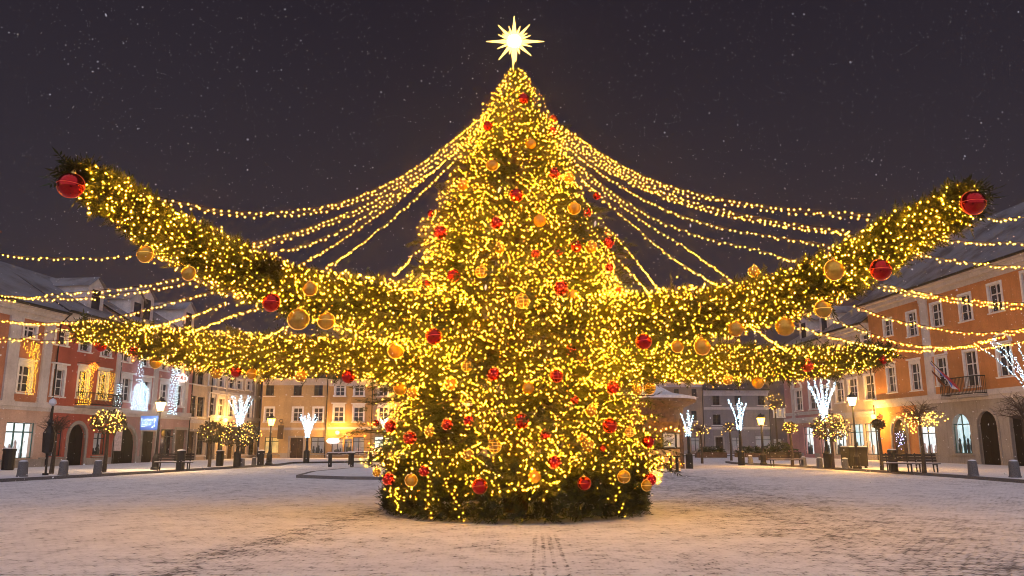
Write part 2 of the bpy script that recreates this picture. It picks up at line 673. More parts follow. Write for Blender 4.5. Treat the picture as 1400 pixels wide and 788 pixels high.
def window_meshes(w, h, style):
    k = (round(w, 2), round(h, 2), style)
    if k in WCACHE:
        return WCACHE[k]
    arch = 'arch' in style
    fr = MB()
    c = 0.16 if w > 0.8 else 0.12
    y0, y1 = -0.055, 0.10
    dark = 'shop' in style
    if 'bare' not in style and not dark:                    # white casing round the opening
        fr.box(-w / 2 - c, -w / 2 + 0.015, y0, y1, -0.06, h + c)
        fr.box(w / 2 - 0.015, w / 2 + c, y0, y1, -0.06, h + c)
        fr.box(-w / 2 + 0.015, w / 2 - 0.015, y0, y1, h - 0.015, h + c)
        if 'hood' in style:
            fr.box(-w / 2 - c - .12, w / 2 + c + .12, -.2, .06, h + c + .16, h + c + .27)
            fr.box(-w / 2 - c + .02, w / 2 + c - .02, -.035, .06, h + c, h + c + .16)
        if 'ped' in style:                                  # segmental pediment
            m_ = 10
            for q in range(m_):
                t0, t1 = math.pi * q / m_, math.pi * (q + 1) / m_
                rr = w / 2 + c + .12
                p0 = (math.cos(t0) * rr, math.sin(t0) * rr * .62); p1 = (math.cos(t1) * rr, math.sin(t1) * rr * .62)
                zz = h + c + .12
                fr.quad((p1[0], -.17, zz + p1[1]), (p0[0], -.17, zz + p0[1]), (p0[0] * .84, -.17, zz + p0[1] * .8), (p1[0] * .84, -.17, zz + p1[1] * .8))
                fr.quad((p0[0], -.17, zz + p0[1]), (p1[0], -.17, zz + p1[1]), (p1[0], .05, zz + p1[1]), (p0[0], .05, zz + p0[1]))
                fr.quad((p1[0] * .84, -.17, zz + p1[1] * .8), (p0[0] * .84, -.17, zz + p0[1] * .8), (p0[0] * .84, .05, zz + p0[1] * .8), (p1[0] * .84, .05, zz + p1[1] * .8))
            fr.box(-w / 2 - c - .12, w / 2 + c + .12, -.17, .06, h + c + .02, h + c + .12)
    # sash bars
    yb0, yb1 = 0.14, 0.19
    t = 0.05
    fr.box(-w / 2, -w / 2 + t, yb0, yb1, 0, h)
    fr.box(w / 2 - t, w / 2, yb0, yb1, 0, h)
    fr.box(-w / 2 + t, w / 2 - t, yb0, yb1, 0, t)
    fr.box(-w / 2 + t, w / 2 - t, yb0, yb1, h - t, h)
    if dark:
        n = 2 if w < 2.4 else 3
        for q in range(1, n):
            x = -w / 2 + w * q / n
            fr.box(x - .04, x + .04, yb0 - .01, yb1 + .01, t, h - t)
        fr.box(-w / 2 + t, w / 2 - t, yb0 + .005, yb1 - .005, h * .72, h * .72 + .08)
    else:
        fr.box(-.035, .035, yb0 - .01, yb1 + .01, t, h - t)
        fr.box(-w / 2 + t, w / 2 - t, yb0 + .004, yb1 - .004, h * .64 - .04, h * .64 + .04)
        if h > 1.2:
            fr.box(-w / 2 + t, w / 2 - t, yb0 + .006, yb1 - .006, h * .32 - .018, h * .32 + .018)
    fm = fr.mesh('window', GREENF if 'green' in style else DARKF if dark or 'bare' in style else WHITEF)
    pn = MB()
    yp = 0.2 if not dark else 0.42
    pn.box(-w / 2, w / 2, yp, yp + .02, 0, h)
    glass = SHOPW if 'white' in style else SHOPC if 'cyan' in style else SHOPD if 'dim' in style else SHOPY if 'amber' in style else GLASS
    pm = pn.mesh('pane', glass)
    sl = MB()
    sl.box(-w / 2 - c - .06, w / 2 + c + .06, -.16, .12, -.15, -.06 - .002)
    sm = sl.mesh('sill', STONE if dark else WHITEF)
    WCACHE[k] = (fm, pm, sm)
    return WCACHE[k]


def put_window(root, x, z, w, h, style):
    fm, pm, sm = window_meshes(w, h, style)
    o = link('shop_window' if 'shop' in style else 'window', fm, root, (x, 0, z))
    if 'white' in style or 'cyan' in style:
        o['label'] = 'brightly lit shop window'
    link('pane', pm, o)
    if 'nosill' not in style:
        link('sill', sm, o)
    if 'white' in style or 'cyan' in style or 'dim' in style:
        gd = MB()                                            # goods standing in the window
        rnd = random.Random(int(x * 100) + int(z * 10))
        for q in range(4):
            gx = -w / 2 + .2 + (w - .4) * (q + rnd.random() * .6) / 4
            hh = rnd.uniform(.25, .5) * h
            gd.lathe([(.10, 0), (.13, hh * .4), (.07, hh * .7), (.09, hh * .85), (.03, hh)], 7, (gx, .31, 0.02))
        gd.build('goods', PAPER if rnd.random() < .5 else DARKF, o)
    return o


def put_door(root, x, w, h, style):
    d = MB()
    d.box(-w / 2, -.012, .2, .25, 0, h)
    d.box(.012, w / 2, .2, .25, 0, h)
    for sx in (-1, 1):
        for z0, z1 in ((.25, h * .42), (h * .46, h * .72)):
            xa, xb = sorted((sx * w * .09, sx * w * .42))
            d.box(xa, xb, .18, .199, z0, z1)
    d.box(-w / 2, w / 2, .17, .2, h * .76, h * .76 + .1)
    o = d.build('door', DARKV if 'void' in style else DOORW, root, (x, 0, 0))
    if 'void' not in style:
        hb = MB()
        hb.tube([(.1, .17, 1.05), (.1, .12, 1.05), (.24, .12, 1.05)], .018, 5)
        hb.build('handle', BRASS, o)
    if 'case' in style:
        c = MB()
        c.box(-w / 2 - .22, -w / 2, -.07, .1, 0, h - w / 2 * ('arch' in style))
        c.box(w / 2, w / 2 + .22, -.07, .1, 0, h - w / 2 * ('arch' in style))
        if 'arch' in style:
            n = 12
            zc, ra, rb = h - w / 2, w / 2, w / 2 + .24
            for q in range(n):
                t0, t1 = math.pi * q / n, math.pi * (q + 1) / n
                f = lambda r_, t_, y_: (r_ * math.cos(t_), y_, zc + r_ * math.sin(t_))
                c.quad(f(rb, t1, -.07), f(rb, t0, -.07), f(ra, t0, -.07), f(ra, t1, -.07))
                c.quad(f(rb, t0, -.07), f(rb, t1, -.07), f(rb, t1, .02), f(rb, t0, .02))
                c.quad(f(ra, t1, -.07), f(ra, t0, -.07), f(ra, t0, .1), f(ra, t1, .1))
        else:
            c.box(-w / 2 - .22, w / 2 + .22, -.07, .1, h, h + .22)
        c.build('door_surround', STONE, root, (x, 0, 0))
    return o


def building(line, name, label, edges, eave, ridge, mats, zsplit, wins=(), doors=(), pil=(), courses=(), depth=11.0, roofm=None,
             group=None, dormers=(), chimneys=(), cornice=0.45, corn_mat=None, gx=-1.0):
    """edges/eave are pixels or metres; wins: (px, ytop, ybottom, width, style); doors: (px, ytop, width, style)"""
    s0, s1 = edges
    W = s1 - s0
    root = thing(name, label, 'building', line.world(s0), line.rz, group)
    H = eave
    ops = []
    for (px, yt, yb, w_, st) in wins:
        sa, zt = line.hit(px, yt)
        sb, zb = line.hit(px, yb)
        if 'z' in st.split():
            zt, zb = yt, yb
        x = (sa + sb) / 2 - s0
        ops.append((x, zb, w_, zt - zb, st, 'w'))
    for (px, yt, w_, st) in doors:
        sa, zt = line.hit(px, yt)
        ops.append((sa - s0, 0.12, w_, zt - 0.12, st, 'd'))
    # wall with real openings
    mb = MB()
    xs = sorted({0.0, W, max(gx, 0.0)} | {min(max(round(o[0] + q * o[2] / 2, 3), 0), W) for o in ops for q in (-1, 1)})
    zs = sorted({0.0, H, zsplit} | {round(o[1], 3) for o in ops} | {round(o[1] + o[3], 3) for o in ops})
    zs = [z for z in zs if z <= H]
    for i in range(len(xs) - 1):
        for j in range(len(zs) - 1):
            cx, cz = (xs[i] + xs[i + 1]) / 2, (zs[j] + zs[j + 1]) / 2
            if any(abs(cx - o[0]) < o[2] / 2 and o[1] < cz < o[1] + o[3] for o in ops):
                continue
            mb.quad((xs[i], 0, zs[j]), (xs[i + 1], 0, zs[j]), (xs[i + 1], 0, zs[j + 1]), (xs[i], 0, zs[j + 1]), 0 if cz > zsplit or cx < gx else 1)
    for (x, z, w_, h_, st, k) in ops:
        mi = 0 if z > zsplit - .5 or x < gx else 1
        a, b_, d = x - w_ / 2, x + w_ / 2, 0.45
        mb.quad((a, 0, z), (a, 0, z + h_), (a, d, z + h_), (a, d, z), mi)
        mb.quad((b_, 0, z + h_), (b_, 0, z), (b_, d, z), (b_, d, z + h_), mi)
        mb.quad((a, 0, z + h_), (b_, 0, z + h_), (b_, d, z + h_), (a, d, z + h_), mi)
        mb.quad((b_, 0, z), (a, 0, z), (a, d, z), (b_, d, z), mi)
        if 'arch' in st:
            r_ = w_ / 2
            zc = z + h_ - r_
            n = 10
            for sx in (-1, 1):
                for q in range(n):
                    t0, t1 = math.pi / 2 * q / n, math.pi / 2 * (q + 1) / n
                    p0 = (x + sx * r_ * math.cos(t0), zc + r_ * math.sin(t0))
                    p1 = (x + sx * r_ * math.cos(t1), zc + r_ * math.sin(t1))
                    mb.poly([(p0[0], 0.001, p0[1]), (x + sx * r_, 0.001, z + h_), (p1[0], 0.001, p1[1])], mi)
                    mb.quad((p0[0], 0.001, p0[1]), (p1[0], 0.001, p1[1]), (p1[0], .44, p1[1]), (p0[0], .44, p0[1]), mi)
    ov = cornice
    rh = ridge - eave
    for x in (0, W):
        mb.poly([(x, 0, 0), (x, depth, 0), (x, depth, H), (x, depth / 2, ridge - .12), (x, 0, H)], 0)
    mb.quad((W, depth, 0), (0, depth, 0), (0, depth, H), (W, depth, H), 0)
    mb.build('wall', [mats[0], mats[1]], root)
    # cornice, roof
    cb = MB()
    cb.box(.01, W - .01, -ov, .02, H - .22, H - .02)
    cb.box(.02, W - .02, -ov * .6, .02, H - .5, H - .222)
    cb.box(.03, W - .03, -.1, .02, H - .85, H - .502)
    cb.build('cornice', corn_mat or WHITEP, root)
    rb = MB()
    e = ov + .12
    k = rh / (depth / 2)
    f0, f1 = (0.0, -e, H - .02), (W, -e, H - .02)
    r0_, r1_ = (0.0, depth / 2, ridge), (W, depth / 2, ridge)
    b0, b1 = (0.0, depth + .3, H), (W, depth + .3, H)
    rb.quad(f0, f1, r1_, r0_)
    rb.quad(r0_, r1_, b1, b0)
    lo = lambda p: (p[0], p[1], p[2] - .12)
    rb.quad(f1, f0, lo(f0), lo(f1), 1)
    rb.poly([f0, r0_, lo(r0_), lo(f0)], 1)
    rb.poly([r1_, f1, lo(f1), lo(r1_)], 1)
    rb.quad(lo(f0), lo(r0_), lo(r1_), lo(f1), 1)
    ro = rb.build('roof', [roofm or ROOFS, ROOFD], root)
    gb = MB()
    gb.tube([(0.05, -e - .05, H - .03), (W - .05, -e - .05, H - .03)], .07, 6)
    gb.tube([(W - .12, -e, H - .1), (W - .12, -.12, H - .7), (W - .12, -.12, .15)], .05, 6)
    gb.build('gutter', IRON, ro)
    for (cx, cy, cw, ch) in chimneys:
        c = MB()
        zb = eave + k * min(cy, depth - cy) - .3
        c.box(cx - cw / 2, cx + cw / 2, cy - .4, cy + .4, zb, zb + ch)
        c.box(cx - cw / 2 - .1, cx + cw / 2 + .1, cy - .5, cy + .5, zb + ch, zb + ch + .15)
        c.build('chimney', BRICK, ro)
    for (cx, dw, dh, kind) in dormers:
        y0 = 1.0
        z0 = eave + k * y0
        d = MB()
        ye = y0 + dh / max(k, .1)
        d.box(cx - dw / 2, cx + dw / 2, y0, ye, z0 - .3, z0 + dh)
        d.poly([(cx - dw / 2, y0, z0 + dh), (cx + dw / 2, y0, z0 + dh), (cx, y0, z0 + dh + dw * .4)])
        do = d.build('dormer', mats[2] if len(mats) > 2 else WHITEP, ro)
        dr = MB()
        for sx in (-1, 1):
            dr.quad((cx, y0 - .2, z0 + dh + dw * .42), (cx + sx * (dw / 2 + .2), y0 - .2, z0 + dh - .05),
                    (cx + sx * (dw / 2 + .2), ye + 1, z0 + dh - .05), (cx, ye + 1, z0 + dh + dw * .42))
        dr.build('dormer_roof', ROOFS, do)
        dg = MB()
        dg.box(cx - dw * .25, cx + dw * .25, y0 - .03, y0, z0 + .25, z0 + dh - .2)
        dg.build('dormer_window', GLASS, do)
    for (px, py, w_) in pil:
        sa, _ = line.hit(px, py)
        p = MB()
        x = sa - s0
        p.box(x - w_ / 2, x + w_ / 2, -.13, .02, zsplit, H - .86)
        p.box(x - w_ / 2 - .08, x + w_ / 2 + .08, -.17, .02, zsplit, zsplit + .35)
        p.box(x - w_ / 2 - .08, x + w_ / 2 + .08, -.17, .02, H - 1.15, H - .862)
        p.build('pilaster', WHITEP, root)
    for z, hh, pr in courses:
        c = MB()
        c.box(.02, W - .14, -pr, .02, z, z + hh)
        c.box(.02, W - .14, -pr * .5, .02, z - hh * .7, z - .002)
        c.build('string_course', WHITEP, root)
    dd = sorted((o[0] - o[2] / 2 - .25, o[0] + o[2] / 2 + .25) for o in ops if o[1] < .7)
    x = 0.02
    for a, b_ in dd + [(W - .14, W)]:
        if a > x + .05:
            pl = MB()
            pl.box(x, a, -.06, .02, 0, .62)
            pl.build('plinth', STONE, root)
        x = max(x, b_)
    for (x, z, w_, h_, st, kk) in ops:
        if kk == 'w':
            put_window(root, x, z, w_, h_, st)
        else:
            bk = put_door(root, x, w_, h_ + .12, st)
    return root


BRICK = m_plain('chimney_brick', (0.16, 0.085, 0.065), 0.9, var=0.35, scale=8)
P_TERRA = m_plaster('terracotta_plaster', (0.48, 0.21, 0.13))
P_PINKB = m_plaster('pinkish_beige_plaster', (0.58, 0.40, 0.32))
P_RED = m_plaster('brick_red_plaster', (0.45, 0.12, 0.085))
P_PINK = m_plaster('pink_plaster', (0.54, 0.26, 0.255))
P_PINKD = m_plaster('dusty_pink_plaster', (0.47, 0.29, 0.27))
P_CREAM = m_plaster('cream_plaster', (0.60, 0.47, 0.34))
P_GREYC = m_plaster('grey_cream_plaster', (0.50, 0.42, 0.37))
P_YEL = m_plaster('straw_plaster', (0.52, 0.36, 0.19))
P_OCH = m_plaster('ochre_plaster', (0.52, 0.30, 0.12))
P_TAN = m_plaster('tan_plaster', (0.38, 0.27, 0.20))
P_GREY = m_plaster('grey_plaster', (0.26, 0.23, 0.235))
P_DARK = m_plaster('dark_plaster', (0.16, 0.12, 0.115))
P_ORAN = m_plaster('orange_plaster', (0.58, 0.25, 0.10))
P_BEIGE = m_plaster('beige_plaster', (0.62, 0.50, 0.38))

E = lambda line, px, py: line.hit(px, py)[0]
Z = lambda line, px, py: line.hit(px, py)[1]

# ---- left row
zl = 3.95
b1a, b1b = E(LL, -900, 640), E(LL, 66.5, 590)
b1a = 0.0
building(LL, 'corner_house', 'terracotta house with white pilasters and lit green framed shop window at the left edge', (b1a, b1b), Z(LL, 30, 416), Z(LL, 30, 416) + 4.0,
         (P_TERRA, P_PINKB, WHITEP), Z(LL, 40, 556),
         wins=[(33, 500, 536, 1.15, 'hood'), (41, 446, 461, 1.1, ''), (-20, 492, 530, 1.15, 'hood'), (-16, 436, 452, 1.1, ''),
               (27, 578, 627, 2.6, 'shop white green')],
         pil=[(14, 500, .95), (61, 500, .8)], courses=[(Z(LL, 40, 557), .3, .22)], chimneys=[(b1b - 2.5, 4.6, 2.2, 2.4), (b1b - 14, 4.6, 1.6, 2.0)], cornice=.6)
b2b = E(LL, 156.5, 590)
building(LL, 'brick_red_house', 'brick red house with a balcony behind an arched curtain of yellow lights', (b1b, b2b), Z(LL, 100, 428), Z(LL, 100, 428) + 3.7,
         (P_RED, P_RED, WHITEP), Z(LL, 100, 562),
         wins=[(79, 505, 541, 1.15, 'hood'), (113, 507, 543, 1.1, 'hood'), (140, 511, 545, 1.1, 'hood'),
               (84, 453, 471, 1.15, ''), (116, 465, 480, 1.15, ''), (145, 473, 487, 1.1, ''),
               (72, 582, 624, 2.0, 'shop dim'), (136, 592, 622, 1.5, 'shop dim')],
         doors=[(107, 580, 1.9, 'void arch case')], courses=[(Z(LL, 100, 562), .28, .2)], dormers=[(5.0, 1.9, 1.9, 0), (10.5, 1.9, 1.9, 0)])
b3b = E(LL, 257.5, 590)
building(LL, 'dusty_pink_house', 'dusty pink house with pale pilasters and dark shopfronts hung with white light curtains', (b2b, b3b), Z(LL, 200, 447), Z(LL, 200, 447) + 3.5,
         (P_PINK, P_PINKD, WHITEP), Z(LL, 200, 567),
         wins=[(172, 517, 548, 1.15, 'hood'), (199, 521, 550, 1.15, 'hood'), (224, 525, 552, 1.15, 'hood'), (245, 527, 555, 1.15, 'hood'),
               (172, 473, 494, 1.1, ''), (199, 482, 500, 1.1, ''), (224, 490, 506, 1.1, ''), (245, 496, 511, 1.1, ''),
               (229, 587, 625, 2.3, 'shop nosill')],
         doors=[(173, 584, 2.9, 'void arch case'), (204, 590, 1.9, 'void case'), (248, 588, 1.9, 'case')],
         pil=[(160, 520, .6), (212, 520, .6), (254, 530, .5)], courses=[(Z(LL, 200, 567), .35, .25)], dormers=[(4.5, 2.0, 2.1, 0), (11.5, 2.0, 2.1, 0)])
b4b = E(LL, 284.5, 590)
building(LL, 'cream_house', 'narrow cream house with grey shuttered windows beside the dusty pink house', (b3b, b4b), Z(LL, 270, 470), Z(LL, 270, 470) + 3.5,
         (P_CREAM, P_CREAM, WHITEP), 3.6,
         wins=[(263.5, 541, 570, 1.3, 'bare'), (274.5, 543, 570, 1.3, 'bare'), (264, 506, 524, 1.2, 'bare'), (275, 509, 526, 1.2, 'bare'), (274, 592, 622, 1.3, 'bare')],
         doors=[(263, 590, 1.3, 'case')], courses=[(Z(LL, 270, 577), .2, .12)])
b5b = E(LL, 353, 590)
building(LL, 'grey_cream_house', 'pale grey cream house with tall narrow windows and amber lit ground floor', (b4b, b5b), Z(LL, 320, 492), Z(LL, 320, 492) + 3.5,
         (P_GREYC, P_CREAM, WHITEP), Z(LL, 320, 574),
         wins=[(290, 543, 569, 1.3, 'hood'), (302, 545, 570, 1.3, 'hood'), (316, 546, 571, 1.3, 'hood'), (327, 548, 572, 1.3, 'hood'), (340, 549, 573, 1.3, 'hood'),
               (290, 513, 527, 1.3, ''), (302, 515, 529, 1.3, ''), (316, 518, 531, 1.3, ''), (327, 520, 532, 1.3, ''), (340, 521, 533, 1.3, ''),
               (302, 596, 620, 1.3, 'bare'), (333, 598, 621, 1.4, 'bare'), (344, 600, 622, 1.4, 'bare')],
         doors=[(289, 594, 1.4, 'case'), (316, 597, 1.5, 'case')], pil=[(296, 540, .4), (308, 540, .4), (349, 540, .5)],
         courses=[(Z(LL, 320, 574), .3, .2), (Z(LL, 320, 541), .25, .18)], dormers=[(9.5, 2.0, 2.1, 0)])

# ---- far left row
ef = Z(FL, 400, 516)
f1a, f1b = E(FL, 355, 600), E(FL, 446.5, 600)
building(FL, 'straw_house', 'straw yellow house at the end of the square with a dark double door', (f1a, f1b), ef, ef + 3.2,
         (P_YEL, P_YEL, WHITEP), Z(FL, 400, 586),
         wins=[(369, 527, 541, .85, 'bare'), (407, 526.5, 541, .85, 'bare'), (435.5, 526, 541, .9, 'bare'),
               (368, 558, 576, .85, ''), (407, 558, 576, .95, ''), (435, 558, 576, .95, ''),
               (371, 598, 620, 1.45, 'shop amber'), (434, 598, 620, 1.4, 'shop dim')],
         doors=[(406, 599, 1.35, 'case')], courses=[(Z(FL, 400, 587), .16, .1)], roofm=ROOFD)
f2b = E(FL, 509, 600)
building(FL, 'ochre_house', 'ochre house with white hooded windows lit amber by a wall lamp', (f1b, f2b), ef - .1, ef + 3.4,
         (P_OCH, P_OCH, WHITEP), Z(FL, 480, 585),
         wins=[(465, 524, 541, .95, ''), (491, 524, 541, .95, ''), (463, 556.5, 576, 1.0, 'hood'), (490, 557, 576, 1.0, 'hood'),
               (461, 600, 622, 1.15, 'shop dim'), (476, 600, 620, .8, 'shop dim'), (490, 598, 622, 1.2, 'shop dim')],
         doors=[], courses=[(Z(FL, 480, 586), .16, .1)], roofm=ROOFD)
f3b = E(FL, 748, 600)
building(FL, 'tan_house', 'tan house half hidden behind the left side of the christmas tree', (f2b, f3b), ef - .2, ef + 3.4,
         (P_TAN, P_TAN, WHITEP), Z(FL, 520, 585),
         wins=[(524, 524, 541, .95, ''), (560, 524, 541, .95, ''), (524, 557, 576, .95, 'hood'), (560, 557, 576, .95, 'hood'), (600, 557, 576, .95, 'hood'), (640, 557, 576, .95, 'hood'), (680, 557, 576, .95, 'hood'), (720, 557, 576, .95, 'hood'), (640, 524, 541, .95, ''), (680, 524, 541, .95, ''), (720, 524, 541, .95, ''), (690, 597, 618, 1.9, 'shop dim'),
               (524, 597, 618, 1.9, 'shop white')],
         doors=[(570, 599, 1.3, 'case')], courses=[(Z(FL, 520, 586), .16, .1)], roofm=ROOFD)

# ---- far right row
er = Z(FR, 1010, 533)
r1a, r1b = 0.0, E(FR, 964, 600)
building(FR, 'far_tan_house', 'unlit tan house behind the wooden kiosk', (r1a, r1b), er + 1.2, er + 4,
         (P_TAN, P_TAN, WHITEP), 3.5,
         wins=[(904, 532, 543, .7, 'bare'), (925, 532, 543, .7, 'bare'), (949, 532, 543, .7, 'bare'), (904, 562, 575, .75, 'bare'), (949, 562, 575, .75, 'bare'), (951, 598, 617, 1.2, 'shop dim')],
         doors=[(925, 598, 1.1, 'case')], roofm=ROOFD)
r2b = E(FR, 1055, 600)
building(FR, 'far_grey_house', 'unlit grey house with dark roof behind two white light figures', (r1b, r2b), er, er + 3.2,
         (P_GREY, P_GREY, WHITEP), 3.6,
         wins=[(979, 540, 554, .98, 'bare'), (1009, 540, 554, .98, 'bare'), (1041, 540, 554, .98, 'bare'), (980, 567, 581, 1.1, 'bare'), (1009, 567, 581, 1.0, 'bare'), (1041, 567, 581, 1.0, 'bare'),
               (1008, 598, 617, 1.4, 'shop dim'), (1044, 596, 617, 2.2, 'shop dim')],
         doors=[(983, 598, 1.05, 'case')], courses=[(Z(FR, 1010, 586), .2, .15), (Z(FR, 1010, 559), .2, .15)], roofm=ROOFD)
r3b = E(FR, 1125, 600)
building(FR, 'far_dark_house', 'dark house with three small amber windows at the end of the right row', (r2b, r3b), er + 2.8, er + 6.5,
         (P_DARK, P_DARK, WHITEP), 3.6,
         wins=[(1060, 560, 570, .4, 'amber'), (1067, 560, 570, .4, 'amber'), (1074, 559, 570, .4, 'amber'), (1064, 600, 617, 1.2, 'shop dim')], roofm=ROOFD)

# ---- right row
zr = Z(RL, 1300, 545)
q1b = E(RL, 1139, 600)
building(RL, 'rose_pink_house', 'rose pink house with white trim and lit shop windows behind the big white light figure', (0.0, q1b), Z(RL, 1110, 468), Z(RL, 1110, 468) + 3.6,
         (P_PINK, P_PINK, WHITEP), Z(RL, 1110, 574),
         wins=[(1092, 534, 561, 1.7, 'ped'), (1112, 530, 559, 1.9, ''), (1130, 530, 559, 1.7, 'ped'), (1092, 490, 508, 1.6, ''), (1112, 486, 505, 1.6, ''), (1130, 482, 502, 1.6, ''),
               (1105.5, 584, 621, 2.3, 'shop white nosill'), (1128, 585, 621, 2.2, 'shop white nosill')],
         courses=[(Z(RL, 1110, 575), .35, .25), (Z(RL, 1110, 565), .2, .12)], pil=[(1084, 540, .55)], dormers=[(4, 2.2, 2.2, 0), (9, 2.2, 2.2, 0)], chimneys=[(6.5, 3.4, 1.2, 3)], cornice=.7)
q2b = E(RL, 1201, 600)
building(RL, 'beige_house', 'beige house with two lit shop windows between the rose pink and orange houses', (q1b, q2b), Z(RL, 1170, 446), Z(RL, 1170, 446) + 4.4,
         (P_BEIGE, P_BEIGE, WHITEP), Z(RL, 1170, 567),
         wins=[(1166, 518, 546, 1.7, ''), (1189, 513, 546, 1.7, ''), (1148, 523, 550, 1.6, ''), (1166, 468, 486, 1.5, ''), (1184, 457, 476, 1.5, ''),
               (1148, 586, 622, 2.6, 'shop white nosill'), (1171, 580, 622, 2.6, 'shop cyan nosill'), (1193, 579, 622, 2.7, 'shop cyan nosill')],
         courses=[(Z(RL, 1170, 568), .3, .2)], cornice=.7)
q3b = (rx(18) - rx(92)) and (Vector((rx(18), 18)) - Vector((rx(92), 92))).length
eo = Z(RL, 1300, 382)
building(RL, 'orange_house', 'large orange house with grey stone ground floor, tricolour balcony and snowy roof', (q2b, q3b), eo, eo + 6.5,
         (P_ORAN, STONE, WHITEP), Z(RL, 1300, 546),
         wins=[(1214, 437, 459, 1.25, ''), (1247, 427, 459, 1.3, ''), (1280.5, 415, 446, 1.3, ''), (1320, 403, 438, 1.3, ''), (1361, 388, 426, 1.3, ''), (1408, 370, 411, 1.3, ''),
               (1219, 502, 536, 1.25, 'hood'), (1252, 497, 533, 1.3, 'hood'), (1288, 489, 526, 1.3, 'ped'), (1328, 480, 528, 1.4, ''), (1374, 472, 514, 1.35, 'ped'), (1425, 460, 508, 1.35, 'hood'),
               (1267.5, 583, 620, 2.3, 'shop white'), (1314.5, 566, 620, 2.1, 'shop cyan arch green')],
         doors=[(1228, 573, 2.3, 'arch case'), (1348, 562, 2.1, 'void arch case'), (1397, 568, 2.4, 'void case')],
         pil=[(1268, 470, .95)], courses=[(zr, .4, .25)], cornice=1.0, depth=14, gx=E(RL, 1257, 600) - q2b)
# ------------------------------------------------------------------ street furniture
def octas(pts, r, mat, name):
    mb = MB()
    for p in pts:
        mb.octa(p, r * random.uniform(.85, 1.15))
    return mb.mesh(name, mat)


def gz(px, py):
    """foot of something standing on the pavement, top at PH"""
    p = ground(px, py, PH)
    return p


# bollards
def bollard_mesh():
    mb = MB()
    mb.lathe([(.36, 0), (.36, .06), (.33, .10), (.29, .82), (.25, .90), (.10, .95)], 12)
    return mb.mesh('bollard', GRANITE)


BM = bollard_mesh()
CAPM = None
mbx = MB()
mbx.lathe([(.27, .905), (.22, .955), (.10, .985), (.02, .99)], 12)
CAPM = mbx.mesh('snow_cap', SNOWC)
for px, py, s, lab in (
        (30, 652, 1.15, 'grey stone bollard in front of the lit green framed shop window at the left edge'),
        (86, 650, 1.1, 'grey stone bollard between the sign post and the arched doorway of the red house'),
        (133, 648, 1.05, 'grey stone bollard beside the trunk of the yellow lit ball tree'),
        (1099, 638, 1.0, 'grey stone bollard left of the big white light figure, before the rose pink house'),
        (1121, 640, 1.0, 'grey stone bollard nearest the foot of the big white light figure'),
        (1156, 641, 1.0, 'grey stone bollard just left of the waste container'),
        (1331, 650.5, 1.15, 'grey stone bollard before the arched window of the orange house'),
        (1388, 653, 1.2, 'grey stone bollard at the right edge of the photo'),
        (1026, 634.5, 1.0, 'dark bollard between the two lamps of the far right pavement'),
        (347, 636.5, .85, 'small bollard left of the street lamp before the straw yellow house'),
        (331, 638, .85, 'small bollard right of the trunk of the tree under the white light figure')):
    o = link('bollard', BM, None, gz(px, py))
    o.scale = (s * .60, s * .60, s * .66)
    tag(o, lab, 'bollard', 'stone bollards along the pavements')
    link('snow_cap', CAPM, o)


# litter bins
def litter_bin(px, py, label, w=.32, h=1.0):
    p = gz(px, py)
    t = thing('litter_bin', label, 'litter bin', p, 0, 'litter bins')
    w *= .66
    m_ = MB()
    m_.lathe([(w * .9, 0), (w, .05), (w, h * .88), (w * 1.08, h * .9), (w * 1.08, h), (w * .3, h + .03)], 12)
    m_.build('body', IRON, t)
    m_ = MB()
    m_.lathe([(w * 1.0, h + .001), (w * .8, h + .05), (w * .1, h + .07)], 12)
    m_.build('snow_cap', SNOWC, t)
    return t


litter_bin(10, 643, 'dark litter bin left of the lit shop window at the left edge', .5, 1.2)
litter_bin(300, 637.5, 'dark litter bin between the ball tree and the white light figure on the left', .38, 1.0)
litter_bin(356, 636.5, 'dark litter bin close to the street lamp before the straw yellow house', .36, 1.0)
litter_bin(246, 643.5, 'dark litter bin at the end of the left bench', .36, 1.1)
litter_bin(1222, 645, 'dark litter bin at the left end of the right bench', .36, 1.15)

# waste container
p = gz(1169, 640)
t = thing('waste_container', 'dark square waste container beside the orange house drainpipe on the right', 'container', p, R(8))
m_ = MB()
m_.box(-.6, .6, -.5, .5, .12, 1.2)
m_.box(-.64, .64, -.55, .55, 1.201, 1.28)
m_.build('body', IRON, t)
m_ = MB()
for sx in (-.5, .5):
    for sy in (-.4, .4):
        m_.lathe([(.09, 0), (.09, .12)], 8, (sx, sy, 0))
m_.build('feet', IRON, t)
m_ = MB()
m_.box(-.6, .6, -.5, .5, 1.281, 1.34)
m_.build('snow_cap', SNOWC, t)


# benches
WOODD = m_plain('dark_bench_wood', (0.035, 0.026, 0.022), 0.6, var=0.4)
def bench(loc, rz, L, label):
    t = thing('bench', label, 'bench', loc, rz, 'park benches')
    m_ = MB()
    for i in range(4):
        m_.box(-L / 2, L / 2, -.25 + i * .125, -.25 + i * .125 + .10, .43, .47)
    m_.build('seat', WOODD, t)
    m_ = MB()
    for i in range(3):
        m_.box(-L / 2, L / 2, .27 + i * .03, .31 + i * .03, .55 + i * .14, .66 + i * .14)
    m_.build('backrest', WOODD, t)
    m_ = MB()
    m_.box(-L / 2, L / 2, -.24, .2, .472, .50)
    m_.build('snow_cover', SNOWC, t)
    for sx in (-1, 0, 1) if L > 3 else (-1, 1):
        m_ = MB()
        x = sx * (L / 2 - .2)
        m_.box(x - .03, x + .03, -.26, -.20, 0, .43)
        m_.tube([(x, .2, 0), (x, .26, .45), (x, .36, .98)], .035, 6)
        m_.box(x - .025, x + .025, -.24, .24, .39, .428)
        m_.build('leg', IRON, t)
    return t


